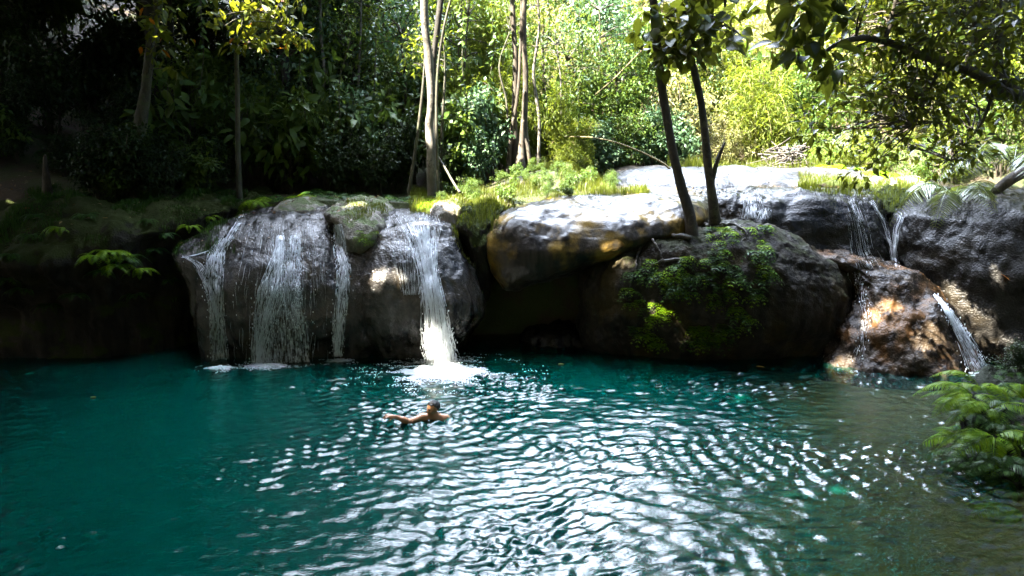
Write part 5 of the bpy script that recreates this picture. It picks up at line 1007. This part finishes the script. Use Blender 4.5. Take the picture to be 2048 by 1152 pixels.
# head: forward hf, left side hsd, up hu
hf = unit(np.array([-.83, -.55, -.05])); hu = unit(np.array([-.03, .0, 1.]) - hf * (np.array([-.03, 0, 1.]) @ hf)); hsd = np.cross(hu, hf); HA = np.array([hf, hsd, hu]); hc = np.array([-.012, -.02, .195])
hp_ = lambda f, s, u: hc + hf * f + hsd * s + hu * u
S_.ell(hp_(-.012, 0, .02), (.096, .076, .085), HA, .02); S_.ell(hp_(.030, 0, -.035), (.062, .060, .074), HA, .03); S_.ell(hp_(.055, 0, -.088), (.028, .030, .022), HA, .025)
S_.ell(hp_(.068, 0, .012), (.018, .05, .012), HA, .015)
for sx in (-1, 1):
    S_.ell(hp_(.085, sx * .033, -.010), (.016, .018, .011), HA, .008, True); S_.ell(hp_(.058, sx * .044, -.035), (.022, .02, .016), HA, .02); S_.ell(hp_(-.012, sx * .079, -.018), (.02, .010, .032), HA, .008)
S_.cap(hp_(.085, 0, -.002), hp_(.104, 0, -.036), .008, .0125, .01); S_.ell(hp_(.092, 0, -.041), (.012, .018, .009), HA, .008)
S_.ell(hp_(.086, 0, -.062), (.010, .024, .007), HA, .005); S_.ell(hp_(.083, 0, -.074), (.010, .021, .007), HA, .005)
V, Fq = surface_nets(S_.D, S_.lo, S_.h)
ms, N, L = newmat('wet_skin'); out = N.new('ShaderNodeOutputMaterial'); b = N.new('ShaderNodeBsdfPrincipled'); L.new(b.outputs[0], out.inputs[0])
g = N.new('ShaderNodeNewGeometry'); n1 = noise(N, L, g.outputs['Position'], 14, 4); L.new(mixc(N, L, n1.outputs[0], (.30, .13, .06), (.44, .21, .105)), b.inputs['Base Color']); b.inputs['Roughness'].default_value = .32
M['skin'] = ms
def flatmat(name, c, r):
    m, N, L = newmat(name); out = N.new('ShaderNodeOutputMaterial'); b = N.new('ShaderNodeBsdfPrincipled'); b.inputs['Base Color'].default_value = (*c, 1); b.inputs['Roughness'].default_value = r; L.new(b.outputs[0], out.inputs[0]); return m
M['hair'] = flatmat('black_hair', (.006, .006, .007), .65); M['eye'] = flatmat('dark_eye', (.02, .012, .01), .15)
M['lip'] = flatmat('lip', (.20, .06, .045), .4)
per = tag(obj('person', V + sw, Fq, M['skin'], loc=sw, smooth=True), 'swimmer up to the shoulders in the pool, short black hair, one arm stretched out', 'person')
Hd = SDF(hc - .16, hc + .16, .005); Hd.ell(hp_(-.016, 0, .026), (.104, .084, .092), HA, .01); Hd.cap(hp_(.06, 0, .095), hp_(-.02, 0, .108), .016, .018, .02)
gx = np.stack(np.meshgrid(*[Hd.lo[k] + Hd.h * np.arange(Hd.n[k]) for k in range(3)], indexing='ij'), -1); q = gx - hc; qf, qu = q @ hf, q @ hu
cut = np.maximum((qf - .070) * .8, (.062 - qu) * .9 + np.clip(qf + .02, 0, 1) * .0 - np.clip(.02 - qf, 0, .09) * 1.0)
Hd.D = np.maximum(Hd.D, cut.astype(np.float32)); Hd.D += .006 * fbm(gx.reshape(-1, 3), 55, 2, 70).reshape(Hd.D.shape).astype(np.float32)
V, Fq = surface_nets(Hd.D, Hd.lo, Hd.h); obj('hair', V + sw, Fq, M['hair'], per, smooth=True)
for sx in (-1, 1):
    V, Fs = tube(np.array([hp_(.072, sx * .033, -.012), hp_(.079, sx * .033, -.012), hp_(.0845, sx * .033, -.012)]) + sw, np.array([.012, .0115, .003]), 10); obj('eye', V, Fs, M['eye'], per, smooth=True)
    V, Fs = tube(np.array([hp_(.087, sx * .016, .008), hp_(.088, sx * .034, .013), hp_(.074, sx * .054, .008)]) + sw, np.array([.004, .0045, .002]), 6, n=8); obj('eyebrow', V, Fs, M['hair'], per, smooth=True)
# ------------------------------------------------------------------ light and render settings
ADDED_CLOUD = 64.0
w = bpy.data.worlds.new('World'); sc.world = w; w.use_nodes = True
N, L = w.node_tree.nodes, w.node_tree.links
bg = N['Background']; sky = N.new('ShaderNodeTexSky'); sky.sky_type = 'NISHITA'; sky.sun_disc = False
sky.sun_elevation = math.asin(SUN[2]); sky.sun_rotation = math.atan2(SUN[0], SUN[1]); sky.dust_density = 3.0; sky.air_density = 1.0; sky.ozone_density = 1.0
# bright unseen cloud bank added in front for pool reflections and rock sheen, thin patches elsewhere
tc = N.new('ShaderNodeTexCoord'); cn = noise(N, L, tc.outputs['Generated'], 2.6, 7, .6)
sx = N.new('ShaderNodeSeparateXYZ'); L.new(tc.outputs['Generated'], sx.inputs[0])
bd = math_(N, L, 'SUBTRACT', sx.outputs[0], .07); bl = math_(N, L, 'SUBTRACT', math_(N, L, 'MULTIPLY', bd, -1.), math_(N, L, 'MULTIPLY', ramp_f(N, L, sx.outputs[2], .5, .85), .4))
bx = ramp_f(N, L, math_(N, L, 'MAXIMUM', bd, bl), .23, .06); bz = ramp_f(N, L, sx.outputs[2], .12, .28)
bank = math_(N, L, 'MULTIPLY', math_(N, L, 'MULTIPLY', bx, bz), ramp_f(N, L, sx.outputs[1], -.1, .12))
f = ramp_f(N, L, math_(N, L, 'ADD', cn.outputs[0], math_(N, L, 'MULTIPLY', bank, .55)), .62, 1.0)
L.new(mixc(N, L, f, sky.outputs[0], (ADDED_CLOUD * .90, ADDED_CLOUD * 1.02, ADDED_CLOUD * 1.26)), bg.inputs[0]); bg.inputs[1].default_value = .041
sd = bpy.data.lights.new('sun', 'SUN'); sd.energy = 5.0; sd.angle = R(.5); sd.color = (1, .91, .74)
so = bpy.data.objects.new('sun', sd); COL.objects.link(so); so.location = (0, 0, 40); so.rotation_euler = Vector(-SUN).to_track_quat('-Z', 'Y').to_euler()
vs = sc.view_settings; vs.view_transform = 'Standard'; vs.look = 'None'; vs.exposure = 4.4; vs.gamma = 1; vs.use_curve_mapping = False
cy = sc.cycles
cy.max_bounces = 6; cy.diffuse_bounces = 3; cy.glossy_bounces = 3; cy.transmission_bounces = 4; cy.transparent_max_bounces = 8
cy.caustics_reflective = False; cy.caustics_refractive = False; cy.sample_clamp_indirect = 4; cy.use_denoising = True; cy.use_adaptive_sampling = True; cy.adaptive_threshold = .015
